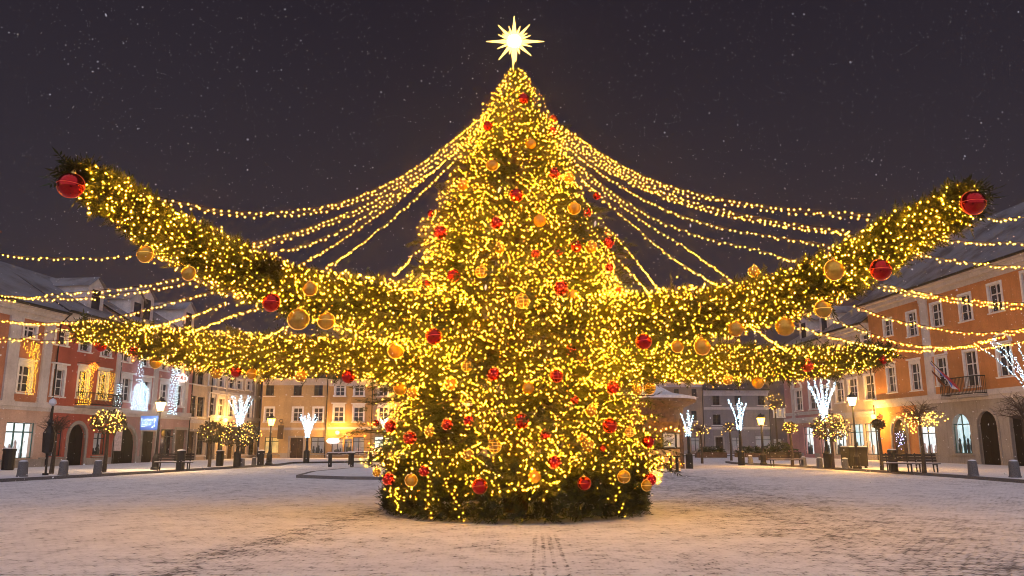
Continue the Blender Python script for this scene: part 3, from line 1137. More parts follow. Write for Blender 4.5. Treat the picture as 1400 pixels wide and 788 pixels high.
fa = LL.rz
bench(gz(237, 643.5), R(8), 2.0, 'dark park bench on the left pavement beside the lit street lamp')
bench(gz(1236, 645.5), R(-6), 1.9, 'dark park bench by the litter bin under the bare tree on the right')
bench(gz(1262, 646), R(-6), 1.7, 'dark park bench next to the trunk of the bare tree with lights on the right')
bench(gz(1076, 638), R(5), 2.4, 'dark bench under the small yellow lit tree at the far right pavement')


def picnic_table(px, py, label):
    t = thing('picnic_table', label, 'table', gz(px, py), R(12), 'picnic tables')
    m_ = MB()
    m_.box(-.9, .9, -.4, .4, .82, .9)
    m_.build('tabletop', WOODD, t)
    for sx in (-1, 1):
        m_ = MB()
        m_.box(sx * .7 - .12, sx * .7 + .12, -.3, .3, 0, .82)
        m_.build('leg', IRON, t)
    m_ = MB()
    m_.box(-.88, .88, -.38, .38, .901, .95)
    m_.build('snow_cover', SNOWC, t)


picnic_table(466, 638.5, 'dark standing table on the snow before the ochre house')
picnic_table(492, 636, 'dark standing table closer to the tree before the ochre house')


# street lamps
def street_lamp(px, yb, ytop, label, glass, watts, color, n=1, on_pave=True):
    p = gz(px, yb) if on_pave else ground(px, yb)
    d = p.y
    H = at(px, ytop, d).z - p.z
    t = thing('street_lamp', label, 'street lamp', p, 0, 'street lamps')
    m_ = MB()
    m_.lathe([(.26, 0), (.26, .12), (.20, .18), (.20, .7), (.12, .85), (.085, 1.0), (.065, 2.2), (.085, 2.25), (.06, 2.32), (.05, H - .25), (.10, H - .22), (.13, H - .16)], 10)
    m_.build('post', IRON, t)
    m_ = MB()
    m_.lathe([(.16, H - .159), (.27, H + .22), (.30, H + .32)], 6)
    m_.build('lamp_glass', glass, t)
    m_ = MB()
    m_.lathe([(.36, H + .321), (.27, H + .43), (.10, H + .53), (.03, H + .66)], 6)
    for k in range(6):
        a = k * math.pi / 3
        m_.tube([(.14 * math.cos(a), .14 * math.sin(a), H - .15), (.31 * math.cos(a), .31 * math.sin(a), H + .32)], .012, 4)
    m_.build('lantern_frame', IRON, t)
    pl = point('lamp_light', (0, -.0, H + .05), watts, color, .42, t)
    return t


WARM = (1.0, .60, .24)
AMB = (1.0, .47, .07)
street_lamp(212, 642.5, 558, 'lit black street lamp beside the blue sign on the left pavement', LAMPG, 2200, WARM)
street_lamp(367.5, 636, 579, 'lit black street lamp before the left side of the straw yellow house', LAMPO, 900, WARM)
street_lamp(1172.5, 641, 551, 'lit black street lamp before the beige house on the right', LAMPG, 3600, AMB)
street_lamp(1044, 636, 578, 'lit amber street lamp standing before the far dark house', LAMPO, 1600, AMB)


def wall_lamp(line, px, py, label, watts):
    s, z = line.hit(px, py)
    p = line.world(s, 0, z)
    t = thing('wall_lamp', label, 'wall lamp', p, line.rz, 'wall lamps')
    m_ = MB()
    m_.tube([(0, -.01, -.2), (0, -.35, -.05), (0, -.6, .12)], .03, 5)
    m_.build('bracket', IRON, t)
    m_ = MB()
    m_.lathe([(.10, -.25), (.20, -.12), (.24, .0), (.16, .12), (.04, .16)], 8, (0, -.62, -.08))
    m_.build('lamp_glass', LAMPO, t)
    point('lamp_light', (0, -.75, -.1), watts, AMB, .2, t)


wall_lamp(LL, 300, 573, 'amber wall lamp on the grey cream house above its doorway', 3200)
wall_lamp(FL, 463, 590, 'amber wall lamp on the ochre house between its two floors', 2900)
wall_lamp(RL, 1203, 568, 'amber wall lamp at the joint of the beige and orange houses', 4500)


# small ball trees
BULBYT = m_emit('yellow_tree_bulb', (1.0, 0.5, 0.06), 14.0, 'FRONT')
def leaf_cloud(c, rad, n, size, rng, squash=1.0, shell=.35):
    d = rng.normal(size=(n, 3))
    d /= np.linalg.norm(d, axis=1)[:, None]
    rr = rad * (shell + (1 - shell) * rng.random(n) ** .5)
    ctr = np.array(c) + d * rr[:, None] * np.array([1, 1, squash])
    a = rng.normal(size=(n, 3)); a /= np.linalg.norm(a, axis=1)[:, None]
    b_ = np.cross(a, rng.normal(size=(n, 3))); b_ /= np.linalg.norm(b_, axis=1)[:, None]
    s = size * rng.uniform(.6, 1.3, n)[:, None]
    return np.stack([ctr - a * s, ctr + b_ * s * .45, ctr + a * s, ctr - b_ * s * .45], 1)


def ball_tree(px, yb, yc, rpx, label, nl, dense=260, bare=False, litside=None, on_pave=True, leafm=None, lightlab=None, bulbm=None, squash=.75):
    p = gz(px, yb) if on_pave else ground(px, yb)
    sc = math.hypot(p.x, p.y) / FPX * 1.0
    H = at(px, yc, p.y).z - p.z
    rad = rpx * p.y * .985 / FPX
    t = thing('street_tree', label, 'tree', p, 0, 'small street trees')
    rnd = random.Random(int(px))
    m_ = MB()
    m_.tube([(0, 0, 0), (.03, 0, H * .4), (0, .02, H * .75), (0, 0, H)], [.12, .09, .075, .04], 7)
    m_.build('trunk', BARK, t)
    m_ = MB()
    tips = []
    for k in range(40 if bare else 22):
        a = rnd.uniform(0, 6.283)
        e = rnd.uniform(-.15, 1.3)
        L = rad * rnd.uniform(.7, 1.05)
        z0 = H - rad * .55 * squash + rnd.uniform(0, rad * .5)
        q = Vector((math.cos(a) * math.cos(e), math.sin(a) * math.cos(e), math.sin(e) * squash)) * L
        b0 = Vector((0, 0, z0))
        mid = b0 + q * .5 + Vector((0, 0, .08 * rad))
        end = Vector((q.x, q.y, H + (z0 - H) * .4 + q.z * .9))
        m_.tube([b0, mid, end], [.022, .014, .006], 4)
        for w_ in range(5 if bare else 2):
            f = rnd.uniform(.35, .95)
            s_ = b0.lerp(end, f)
            e2 = s_ + Vector((rnd.uniform(-1, 1), rnd.uniform(-1, 1), rnd.uniform(-.3, .9))) * rad * .35
            m_.tube([s_, e2], [.008, .004], 3)
            tips.append(e2)
        tips.append(end)
    m_.build('branches', TWIG, t)
    if not bare:
        q = leaf_cloud((0, 0, H), rad, dense, .13, np.random.default_rng(int(px)), squash)
        link('crown', np_mesh('crown', q, leafm or LEAF), t)
    if nl:
        pts = []
        for k in range(nl):
            a = rnd.uniform(0, 6.283); e = rnd.uniform(-1.0, 1.2)
            if litside == 'low':
                e = rnd.uniform(-1.2, .2)
            v = Vector((math.cos(a) * math.cos(e), math.sin(a) * math.cos(e), math.sin(e) * squash)) * rad * rnd.uniform(.45, 1.1)
            pts.append(tuple(p + Vector((0, 0, H)) + v))
        o = link('fairy_lights', octas(pts, .03, bulbm or BULBYT, 'fairy_lights'))
        tag(o, lightlab, 'string lights', 'fairy lights wound into the small trees')
    return t


ball_tree(142, 646, 577, 24, 'ball shaped tree full of yellow lights before the red house', 150, 500, lightlab='yellow fairy lights in the ball tree before the red house', squash=.7)
ball_tree(70, 648, 583, 26, 'bare spindly tree in front of the lit shop window at the left edge', 0, bare=True)
ball_tree(286, 638.5, 591, 19, 'brown leaved ball tree between the left bench and the litter bin', 22, 600, lightlab='few yellow lights in the brown leaved ball tree on the left', squash=.8)
ball_tree(323, 638, 594, 30, 'wide ball tree with yellow lights under the white light figure on the left', 110, 800, lightlab='yellow fairy lights in the wide ball tree under the left light figure', squash=.6)
ball_tree(1139, 641, 585, 25, 'ball tree with pale lights under the big white light figure on the right', 150, 500, lightlab='pale yellow lights in the ball tree under the big light figure', bulbm=BULBYT, squash=.8)
ball_tree(1083.5, 638, 585, 10, 'little yellow lit tree at the end of the right pavement', 60, 150, lightlab='yellow fairy lights in the little tree at the end of the right pavement')
ball_tree(1264, 647, 568, 33, 'bare umbrella shaped tree with lights in its lower twigs behind the right benches', 120, bare=True, litside='low', lightlab='warm lights in the lower twigs of the bare umbrella shaped tree', bulbm=BULBYT, squash=.75)
ball_tree(1206, 643, 580, 9, 'small dark ball tree standing before the drainpipe of the orange house', 0, 220)
ball_tree(1409, 657, 560, 36, 'bare tree cut by the right edge of the photo', 0, bare=True)
ball_tree(960, 634, 588, 16, 'bare tree with sparse amber lights right of the kiosk', 26, bare=True, lightlab='sparse amber lights in the bare tree right of the kiosk', on_pave=False)
ball_tree(1000, 632, 586, 15, 'bare tree beside the far white light figure', 16, bare=True, lightlab='sparse amber lights in the bare tree beside the far light figure', on_pave=False)
ball_tree(1064, 630, 553, 15, 'bare tree with warm lights before the far dark house', 40, bare=True, lightlab='warm lights in the tall bare tree before the far dark house', bulbm=BULBYT, on_pave=False, squash=1.0)


# white light figures: a post with a spray of lit strands
def light_figure(px, yb, ytop, yneck, halfw, label, strands=9, postw=.11, on_pave=True, r=.035, depth=None, step=.075):
    p = (gz(px, yb) if on_pave else ground(px, yb)) if depth is None else at(px, yb, depth)
    if depth is not None:
        p.z = PH
    H = at(px, ytop, p.y).z - p.z
    zn = at(px, yneck, p.y).z - p.z
    hw = halfw * p.y * .985 / FPX
    t = thing('light_figure', label, 'light figure', p, 0, 'white light figures on posts')
    m_ = MB()
    m_.lathe([(.24, 0), (.24, .9), (postw, 1.0), (postw * .8, zn)], 8)
    m_.build('post', IRON, t)
    wf = MB()
    pts = []
    rnd = random.Random(int(px * 3))
    for k in range(strands):
        a = 2 * math.pi * (k + .25) / strands
        ww = hw * (1.0 if k % 2 == 0 else .92)
        tip = Vector((math.cos(a) * ww, math.sin(a) * ww, H - (0 if k % 2 else .12 * (H - zn))))
        base = Vector((math.cos(a) * .12, math.sin(a) * .12, zn - .1))
        path = []
        for q in range(9):
            f = q / 8
            path.append(base.lerp(tip, f) - Vector((math.cos(a), math.sin(a), 0)) * hw * .16 * math.sin(f * math.pi))
        wf.tube(path, .015, 4)
        L = (tip - base).length
        nb = int(L / step)
        for q in range(nb):
            f = (q + rnd.random() * .6) / nb * 8
            i = min(int(f), 7)
            pp = path[i].lerp(path[i + 1], f - i)
            pts.append(tuple(pp + Vector((rnd.gauss(0, .022), rnd.gauss(0, .022), rnd.gauss(0, .02)))))
    # the straight centre strand
    for q in range(int((H - zn) / step * .8)):
        pts.append((rnd.gauss(0, .05), rnd.gauss(0, .05), zn + (H + .15 - zn) * (q + rnd.random()) / ((H - zn) / step * .8)))
    wf.build('frame', IRON, t)
    o = link('bulbs', octas(pts, r, BULBW, 'bulbs'), t)
    o['kind'] = 'stuff'
    return t


light_figure(323.5, 638.2, 541, 581, 17, 'tall white light figure over the wide ball tree on the left', 8)
light_figure(418.5, 633.5, 567, 596, 12.5, 'white funnel of lights on a post before the door of the straw yellow house', 9, r=.04)
light_figure(524, 634, 572, 590, 7, 'white light figure showing beside the left edge of the christmas tree', 6, r=.04, on_pave=False)
light_figure(943, 641, 564, 594, 11, 'white light figure on a post just right of the kiosk', 3, r=.045, on_pave=False)
light_figure(1014, 636.5, 546, 586, 15, 'white light figure with three arms before the far grey house', 3, r=.05)
light_figure(1132, 640.5, 520, 573, 20.5, 'big bright white light figure before the rose pink house', 12, r=.036)
light_figure(1428, 652, 462, 545, 58, 'white light figure cut by the right edge before the orange house', 10, depth=36, r=.028)


# light curtains and other illuminated pieces on the facades
def light_curtain(line, x0, x1, y0, y1, label, mat, n, cat='light curtain', r=.028, shape=None):
    s0, z1 = line.hit(x0, y0)
    s1, z0 = line.hit(x1, y1)
    p = line.world((s0 + s1) / 2, -.3, z0)
    t = thing('light_curtain', label, cat, p, line.rz, 'light curtains on the facades')
    rnd = random.Random(int(x0 * 7))
    w_, h_ = s1 - s0, z1 - z0
    wires = MB()
    pts = []
    cols = max(2, int(w_ / .16))
    for c in range(cols):
        x = -w_ / 2 + w_ * (c + .5) / cols
        f = shape((c + .5) / cols) if shape else (0, 1)
        za, zb = f[0] * h_, f[1] * h_
        if zb - za < .1:
            continue
        wires.tube([(x, 0, za), (x, 0, zb)], .008, 3)
        k = max(2, int(n / cols * (zb - za) / h_))
        for q in range(k):
            pts.append((x + rnd.gauss(0, .03), rnd.gauss(0, .04), za + (zb - za) * (q + rnd.random() * .7) / k))
    wires.tube([(-w_ / 2, 0, h_), (w_ / 2, 0, h_)], .015, 4)
    for x in (-w_ / 2, w_ / 2):
        wires.tube([(x, 0, h_), (x, .32, h_)], .015, 4)
    wires.build('wires', CABLE, t)
    o = link('bulbs', octas(pts, r, mat, 'bulbs'), t)
    o['kind'] = 'stuff'
    return t


arch = lambda f: (0, 1 - .35 * (2 * f - 1) ** 2)
light_curtain(LL, 106, 118, 496, 556, 'curtain of yellow lights left of the red house balcony window', BULBY, 300, shape=lambda f: (0, .75 + .25 * f))
light_curtain(LL, 131, 148, 507, 549, 'curtain of yellow lights filling the right window of the red house', BULBY, 190)
light_curtain(LL, 117, 130, 494, 512, 'orange glowing arch of lights at the middle of the red house', m_emit('orange_bulb', (1.0, .30, .02), 4, 'FRONT'), 160, shape=lambda f: (.1 + .5 * abs(2 * f - 1), 1 - .3 * abs(2 * f - 1)))
light_curtain(LL, 36, 41.5, 468, 541, 'long hanging strip of yellow lights on the terracotta house', BULBY, 190)
light_curtain(LL, 27, 44, 466, 492, 'yellow loop of lights hung over the window of the terracotta house', BULBY, 130, shape=lambda f: (.1 + .6 * abs(2 * f - 1), .3 + .7 * abs(2 * f - 1)))
light_curtain(LL, 178, 197, 521, 562, 'broad white light curtain between two windows of the dusty pink house', BULBW, 300, r=.034, shape=lambda f: (0, .75 + .25 * math.sin(f * 3.14)))
light_curtain(LL, 185, 190, 478, 524, 'narrow white light strip above the broad curtain on the dusty pink house', BULBW, 60, r=.03)
light_curtain(LL, 230, 237, 502, 567, 'tall narrow white light strip on the right half of the dusty pink house', BULBW, 170, r=.036)
light_curtain(LL, 155, 159, 524, 562, 'thin pale light strip on the joint of the red and dusty pink houses', BULBW, 50, r=.028)

# stars and small lit figures
s, z = LL.hit(246, 517)
t = thing('light_ball', 'round white glitter light on the dusty pink house wall', 'light ball', LL.world(s, -.3, z))
rnd = random.Random(3)
pts = []
for k in range(60):
    v = Vector((rnd.gauss(0, 1), rnd.gauss(0, 1), rnd.gauss(0, 1))).normalized() * .36
    pts.append(tuple(v))
link('bulbs', octas(pts, .05, m_emit('pale_pink_bulb', (1, .72, .62), 6, 'FRONT'), 'bulbs'), t)['kind'] = 'stuff'
m_ = MB(); m_.torus((0, 0, 0), (1, 0, 0), (0, 0, 1), .36, .012, 16); m_.torus((0, 0, 0), (0, 1, 0), (0, 0, 1), .36, .012, 16); m_.tube([(0, 0, .36), (0, .1, .7)], .012, 4); m_.build('frame', CABLE, t)

# blue hanging sign by the lamp
p = gz(204, 642)
t = thing('blue_sign', 'small blue lit panel with white light dots on the left street lamp', 'sign', at(204, 578.5, p.y - .15))
m_ = MB(); m_.box(-.5, .5, -.06, .06, -.42, .42); m_.build('panel', m_emit('blue_panel', (.02, .09, .5), .5, 'FRONT'), t)
m_ = MB()
for k in range(40):
    m_.octa((rnd.uniform(-.42, .42), -.09, rnd.uniform(-.36, .36) * .7), .026)
m_.build('bulbs', BULBW, t)['kind'] = 'stuff'
m_ = MB(); m_.tube([(.4, 0, .5), (.45, 0, .62), (.7, .12, .66)], .02, 4); m_.build('bracket', IRON, t)

# sign post with round plate, wall notice
p = gz(62, 650)
t = thing('sign_post', 'thin dark sign post before the dark shop window of the red house', 'sign post', p)
m_ = MB(); m_.tube([(0, 0, 0), (0, 0, 3.3)], .05, 6); m_.lathe([(.14, 0), (.14, .1)], 8); m_.build('post', IRON, t)
m_ = MB(); m_.lathe([(.02, 1.0), (.24, 1.1), (.28, 2.0), (.10, 2.35), (.16, 2.5), (.02, 2.75)], 8, (0, -.06, 0)); m_.build('figure', IRON, t)
m_ = MB(); m_.lathe([(.02, 0), (.19, .12), (.15, .3), (.02, .38)], 8, (0, -.06, 3.3)); m_.build('top_plate', SNOWC, t)
s, z = LL.hit(158.5, 602)
m_ = MB(); m_.box(-.45, .45, -.05, 0, -.8, .8)
o = m_.build('wall_notice', PAPER, None, LL.world(s, -.14, z)); o.rotation_euler = (0, 0, LL.rz); tag(o, 'pale framed notice on the wall beside the arch of the dusty pink house', 'notice')
s, z = FL.hit(386, 597)
# hanging shop sign on straw house
s, z = FL.hit(387, 590)
t = thing('hanging_sign', 'dark wrought hanging shop sign on the straw yellow house', 'sign', FL.world(s, -.9, z))
m_ = MB(); m_.box(-.3, .3, -.05, .05, -.8, .6); m_.build('board', DOORW, t)
m_ = MB(); m_.tube([(0, 0, .6), (0, 0, .85), (0, .88, .85)], .04, 4); m_.torus((0, 0, 1.05), (1, 0, 0), (0, 0, 1), .18, .03, 12); m_.build('bracket', IRON, t)
s, z = FL.hit(457, 603)
m_ = MB(); m_.lathe([(.02, -.3), (.55, -.25), (.75, 0), (.55, .25), (.02, .3)], 12)
o = m_.build('shop_sign', m_emit('oval_sign_light', (1, .75, .7), 1.6), None, FL.world(s, -.5, z)); tag(o, 'small oval lit shop sign on the ochre house', 'sign')

# balconies
def balcony(line, xa, xb, yt, yb, label):
    s0, zt = line.hit(xa, yt)
    s1, zb = line.hit(xb, yb)
    w_, h_ = s1 - s0, max(.9, zt - zb)
    t = thing('balcony', label, 'balcony', line.world((s0 + s1) / 2, 0, zb), line.rz, 'balconies')
    m_ = MB()
    m_.box(-w_ / 2, w_ / 2, -1.05, -.262, -.16, 0)
    m_.build('slab', STONE, t)
    m_ = MB()
    d = 1.0
    for z_ in (.1, h_):
        m_.tube([(-w_ / 2 + .05, -.27, z_), (-w_ / 2 + .05, -d, z_), (w_ / 2 - .05, -d, z_), (w_ / 2 - .05, -.27, z_)], .035, 5)
    k = int(w_ / .16)
    for q in range(k + 1):
        x = -w_ / 2 + .05 + (w_ - .1) * q / k
        m_.tube([(x, -d, .1), (x + .05, -d - .06, .35), (x, -d, h_)], .02, 4)
    for q in range(6):
        for sx in (-1, 1):
            m_.tube([(sx * (w_ / 2 - .05), -d + q * .14, .1), (sx * (w_ / 2 - .05), -d + q * .14, h_)], .02, 4)
    m_.build('railing', IRON, t)
    return t


balcony(LL, 98, 149, 543, 558, 'black iron balcony across the middle of the red house')
bal = balcony(RL, 1301, 1355, 520, 539, 'black iron balcony with a flag on the orange house')

# flag
s, z = RL.hit(1318, 527)
fp = RL.world(s, -1.05, z)
t = thing('flag', 'drooping blue white and red flag on the balcony of the orange house', 'flag', fp, RL.rz)
m_ = MB(); m_.tube([(-.2, .35, .2), (-1.28, -.56, 1.96)], .03, 5); m_.build('flagpole', IRON, t)
FB = [m_plain('flag_blue', (.10, .18, .60), .8), m_plain('flag_white', (.7, .68, .68), .8), m_plain('flag_red', (.60, .05, .06), .8)]
m_ = MB()
nu, nv = 9, 14
gp = {}
for i in range(nu + 1):
    for j in range(nv + 1):
        u_, v_ = i / nu, j / nv
        top = Vector((-1.25, -.55, 1.9)).lerp(Vector((-.65, -.05, 1.05)), u_)
        pnt = top + Vector((2.1 * v_ ** .9 - .1 * u_, -.14 - .13 * math.sin(u_ * 9 + v_ * 4) * (0.3 + v_), -1.75 * v_ - .12 * math.sin(u_ * 5)))
        gp[i, j] = pnt
for i in range(nu):
    for j in range(nv):
        m_.quad(gp[i, j], gp[i + 1, j], gp[i + 1, j + 1], gp[i, j + 1], 0 if i >= 6 else 1 if i >= 3 else 2)
fo = m_.build('cloth', [FB[2], FB[1], FB[0]], t)
sm = fo.modifiers.new('thick', 'SOLIDIFY'); sm.thickness = .012
# second, plain banner beside it
t = thing('banner', 'small dull red banner hanging left of the flag on the orange house', 'banner', RL.world(s - 1.15, -1.05, z), RL.rz)
m_ = MB(); m_.tube([(0, .4, .1), (-.55, -.3, 1.25)], .025, 5); m_.build('flagpole', IRON, t)
m_ = MB()
for j in range(10):
    f0, f1 = j / 10, (j + 1) / 10
    q0, q1 = Vector((-.55, -.3, 1.2)), Vector((-.2, .1, .55))
    off = lambda f: Vector((.75 * f, -.05 * math.sin(f * 8), -.85 * f))
    m_.quad(q0 + off(f0), q1 + off(f0) * .9, q1 + off(f1) * .9, q0 + off(f1))
fo = m_.build('cloth', m_plain('banner_red', (.25, .06, .03), .8), t)
sm = fo.modifiers.new('thick', 'SOLIDIFY'); sm.thickness = .012

# door wreath lights
s, z = RL.hit(1232, 599)
t = thing('door_lights', 'small violet lights on the arched door of the orange house', 'door lights', RL.world(s, -.05, z), RL.rz)
m_ = MB(); m_.torus((0, .1, 0), (1, 0, 0), (0, 0, 1), .5, .06, 18); m_.build('ring', FIRD, t)
pts = [(rnd.gauss(0, .4), -.02, rnd.gauss(0, .4)) for _ in range(45)]
link('bulbs', octas(pts, .035, m_emit('violet_bulb', (.5, .5, 1), 5, 'FRONT'), 'bulbs'), t)['kind'] = 'stuff'

# dark planters / hedges at the far end
def planter(px, py, w_, h_, label):
    p = ground(px, py)
    t = thing('planter', label, 'planter', p, 0, 'dark planters at the far end')
    m_ = MB(); m_.box(-w_ / 2, w_ / 2, -.5, .5, 0, .6); m_.build('box', WOODB, t)
    q = leaf_cloud((0, 0, .6 + h_ * .35), 1, 420, .16, np.random.default_rng(int(px)), 1.0, .2)
    q[:, :, 0] *= w_ / 2; q[:, :, 1] *= .5; q[:, :, 2] = .6 + (q[:, :, 2] - .6) * h_ * .6
    link('shrub', np_mesh('shrub', q, FIRD), t)


planter(972, 626, 3.5, .9, 'long dark planter left of the far grey house door')
planter(1031, 627, 4, 1.0, 'long dark planter behind the far amber street lamp')
planter(1066, 631.5, 3.5, 1.3, 'dark planter with tall shrub beside the little lit tree at the far right')

# kiosk
kc = ground(884, 641.5); kc.y += 2.5
kc.x = at(884, 600, kc.y).x
K = lambda px, py: at(px, py, kc.y - 0.0)
t = thing('wooden_kiosk', 'round wooden kiosk with wide snowy roof behind the right side of the christmas tree', 'kiosk', kc)
rw = at(950, 552, kc.y).x - kc.x
ztop = at(930, 547, kc.y).z
zbr = at(925, 580, kc.y).z
rb_ = 2.1
m_ = MB()
m_.lathe([(rb_, 1.25), (rb_, zbr + .5)], 10, mi=0)
m_.build('wall', WOODB, t)
m_ = MB()
m_.lathe([(rb_ + .12, .0), (rb_ + .12, 1.25)], 20)
m_.build('plank_counter', WOODL, t)
m_ = MB()
m_.lathe([(rb_ - .2, zbr - .3), (rb_ + .3, zbr + .1), (rw * .75, ztop - .55), (rw, ztop - .2), (rw, ztop - .02)], 28)
ro = m_.build('roof', WOODB, t)
m_ = MB()
m_.lathe([(rw + .03, ztop - .019), (rw + .02, ztop + .16), (rw * .55, ztop + .45), (rw * .2, ztop + 1.1), (.05, ztop + 1.3)], 28)
m_.build('roof_snow', SNOWC, ro, smooth=False)
for a in range(6):
    th = a * math.pi / 3 + .35
    m_ = MB()
    x, y = math.cos(th) * (rb_ + .55), math.sin(th) * (rb_ + .55)
    m_.box(x - .11, x + .11, y - .11, y + .11, 0, zbr + .28)
    m_.build('post', WOODB, t)
for a in (-1.0, -.45):
    th = a
    m_ = MB()
    x, y = math.cos(th) * (rb_ + .02), math.sin(th) * (rb_ + .02)
    d = Vector((math.cos(th), math.sin(th), 0)); e = Vector((-d.y, d.x, 0))
    c0 = Vector((x, y, 0))
    for zz, hh, off in ((1.35, .95, .06),):
        a_, b_ = c0 + d * off - e * .55, c0 + d * off + e * .55
        m_.quad(a_ + Vector((0, 0, zz)), b_ + Vector((0, 0, zz)), b_ + Vector((0, 0, zz + hh)), a_ + Vector((0, 0, zz + hh)))
        m_.tube([a_ + Vector((0, 0, zz)), b_ + Vector((0, 0, zz)), b_ + Vector((0, 0, zz + hh)), a_ + Vector((0, 0, zz + hh)), a_ + Vector((0, 0, zz))], .05, 4, 1)
    m_.build('serving_window', [SHOPD, DARKF], t)
pts = []
for q in range(26):
    th = -2.2 + 3.4 * q / 25
    pts.append((kc.x + math.cos(th) * (rb_ + .62), kc.y + math.sin(th) * (rb_ + .62), 2.55 + .12 * math.cos(q * 1.6)))
t = thing('light_string', 'row of warm lights round the kiosk wall under its roof', 'light string', pts[0])
m_ = MB(); m_.tube([Vector(p_) - Vector(pts[0]) for p_ in pts], .01, 4); m_.build('cable', CABLE, t)
KB = ico_mesh('bulb', .04, BULB)
for p_ in pts:
    link('bulb', KB, t, Vector(p_) - Vector(pts[0]))
for px_, lab in ((917, 'dark upright stool standing left of the kiosk counter'), (926, 'dark upright stool standing right at the kiosk counter')):
    p = ground(px_, 645)
    m_ = MB(); m_.lathe([(.2, 0), (.2, .03), (.09, .06), (.09, .8), (.24, .84), (.24, .92)], 10)
    o = m_.build('stool', IRON, None, p); tag(o, lab, 'stool', 'stools by the kiosk')
# ------------------------------------------------------------------ christmas tree
TY = 20.0
TX = at(705, 600, TY).x
PROF = [(90, 2), (104, 13), (118, 22), (135, 33), (155, 44), (175, 53), (200, 63), (230, 77), (260, 90), (300, 108), (340, 127), (380, 138), (420, 150), (460, 160),
        (500, 168), (540, 172), (580, 178), (620, 190), (645, 198), (668, 178), (720, 170)]
PZ, PR = [], []
for y, hw in PROF:
    p = at(705, y, TY)
    zc = TY * CP + (p.z - CAMZ) * SP
    PZ.append(p.z); PR.append(hw * zc / FPX)
PZ, PR = np.array(PZ[::-1]), np.array(PR[::-1])
rad_at = lambda z: float(np.interp(z, PZ, PR))
ZTOP = PZ[-1]
ZSK = at(705, 655, TY - 3).z       # top of the dark skirt


def twig_templates(k, seed):
    out = []
    rng = np.random.default_rng(seed)
    for _ in range(k):
        q = []
        L, n = .40, 9
        up = np.array([0, 0, 1.0])
        for i in range(n):
            t = L * (i + .4) / n
            for s in (-1, 1):
                l = .155 * (1 - .5 * i / n) * rng.uniform(.8, 1.2)
                d = np.array([.62, s * .78, rng.uniform(-.35, .35)]); d /= np.linalg.norm(d)
                w = np.cross(d, up); w /= np.linalg.norm(w)
                w = w * .0135 + up * rng.uniform(-.009, .009)
                b = np.array([t, 0, 0.0])
                q.append([b, b + d * l * .45 + w, b + d * l, b + d * l * .45 - w])
        q.append([[0, -.012, 0], [L, -.004, 0], [L, .004, .0], [0, .012, 0]])
        d = np.array([1, 0, .0])
        q.append([[L * .9, 0, 0], [L + .05, .014, .0], [L + .13, 0, .01], [L + .05, -.014, 0]])
        out.append(np.array(q, dtype=float))
    return out


TWIGS = twig_templates(5, 3)


def place_twigs(pos, dirs, scale, rng):
    """pos, dirs (n,3) -> quads of fir sprays growing along dirs"""
    n = len(pos)
    x = dirs / np.linalg.norm(dirs, axis=1)[:, None]
    ref = np.tile([0, 0, 1.0], (n, 1)) + rng.normal(scale=.55, size=(n, 3))
    y = np.cross(ref, x); y /= np.linalg.norm(y, axis=1)[:, None]
    z = np.cross(x, y)
    Rm = np.stack([x, y, z], 2)
    which = rng.integers(0, len(TWIGS), n)
    out = []
    for k, T in enumerate(TWIGS):
        m_ = which == k
        if not m_.any():
            continue
        v = np.einsum('nij,qvj->nqvi', Rm[m_], T) * scale[m_][:, None, None, None] + pos[m_][:, None, None, :]
        out.append(v.reshape(-1, 4, 3))
    return np.concatenate(out)


def tier(z, a):
    """layered boughs: the radius swells and shrinks up the tree and round it"""
    s = (z * 1.05 + .35 * math.sin(a * 3)) % 1.0
    return 1.0 - .22 * s + .06 * math.sin(a * 5 + z * 2.1) + .05 * math.sin(a * 9 - z * 3.3)


rng = np.random.default_rng(21)
n = 11500
zz = []
cdf_z = np.linspace(.45, ZTOP - .12, 400)
cdf = np.cumsum([rad_at(z) + .25 for z in cdf_z]); cdf /= cdf[-1]
zz = np.interp(rng.random(n), cdf, cdf_z)
aa = rng.uniform(0, 2 * math.pi, n)
rr = np.array([rad_at(z) * tier(z, a) for z, a in zip(zz, aa)]) * (.50 + .50 * rng.random(n) ** .55)
pos = np.stack([TX + rr * np.cos(aa), TY + rr * np.sin(aa), zz], 1)
dirs = np.stack([np.cos(aa), np.sin(aa), -.22 + .2 * (zz / ZTOP)], 1) + rng.normal(scale=.33, size=(n, 3))
pos -= dirs / np.linalg.norm(dirs, axis=1)[:, None] * .22
quads = [place_twigs(pos, dirs, np.interp(zz, [0, 8, 11], [1.1, .85, .5]) * rng.uniform(.75, 1.15, n), rng)]
limb = MB()
BOUGH = []
for k in range(190):                                         # boughs that stick out of the outline
    z = min(max(float(np.interp(rng.random(), cdf, cdf_z)), 1.7), 9.5)
    a = rng.uniform(0, 2 * math.pi)
    r1 = rad_at(z) * rng.uniform(1.0, 1.2 if z < 8 else 1.03)
    r0 = r1 * .25
    droop = rng.uniform(.0, .35)
    m = 16
    f = np.linspace(.45, 1, m)
    c = np.stack([TX + (r0 + (r1 - r0) * f) * math.cos(a), TY + (r0 + (r1 - r0) * f) * math.sin(a), z + .25 - droop * r1 * .4 * f ** 2], 1)
    c += rng.normal(scale=.05, size=c.shape)
    d = np.tile([math.cos(a), math.sin(a), -.1], (m, 1)) + rng.normal(scale=.45, size=(m, 3))
    quads.append(place_twigs(c, d, rng.uniform(.6, .95, m), rng))
    BOUGH += [c[i] + rng.normal(scale=.09, size=3) for i in range(4, m, 3)]
    limb.tube([(TX, TY, z), tuple(c[0]), tuple(c[-2])], [.05, .03, .012], 4, cap=False)
tree = thing('christmas_tree', 'giant conical fir christmas tree in the middle of the snowy square', 'christmas tree', (TX, TY, 0))
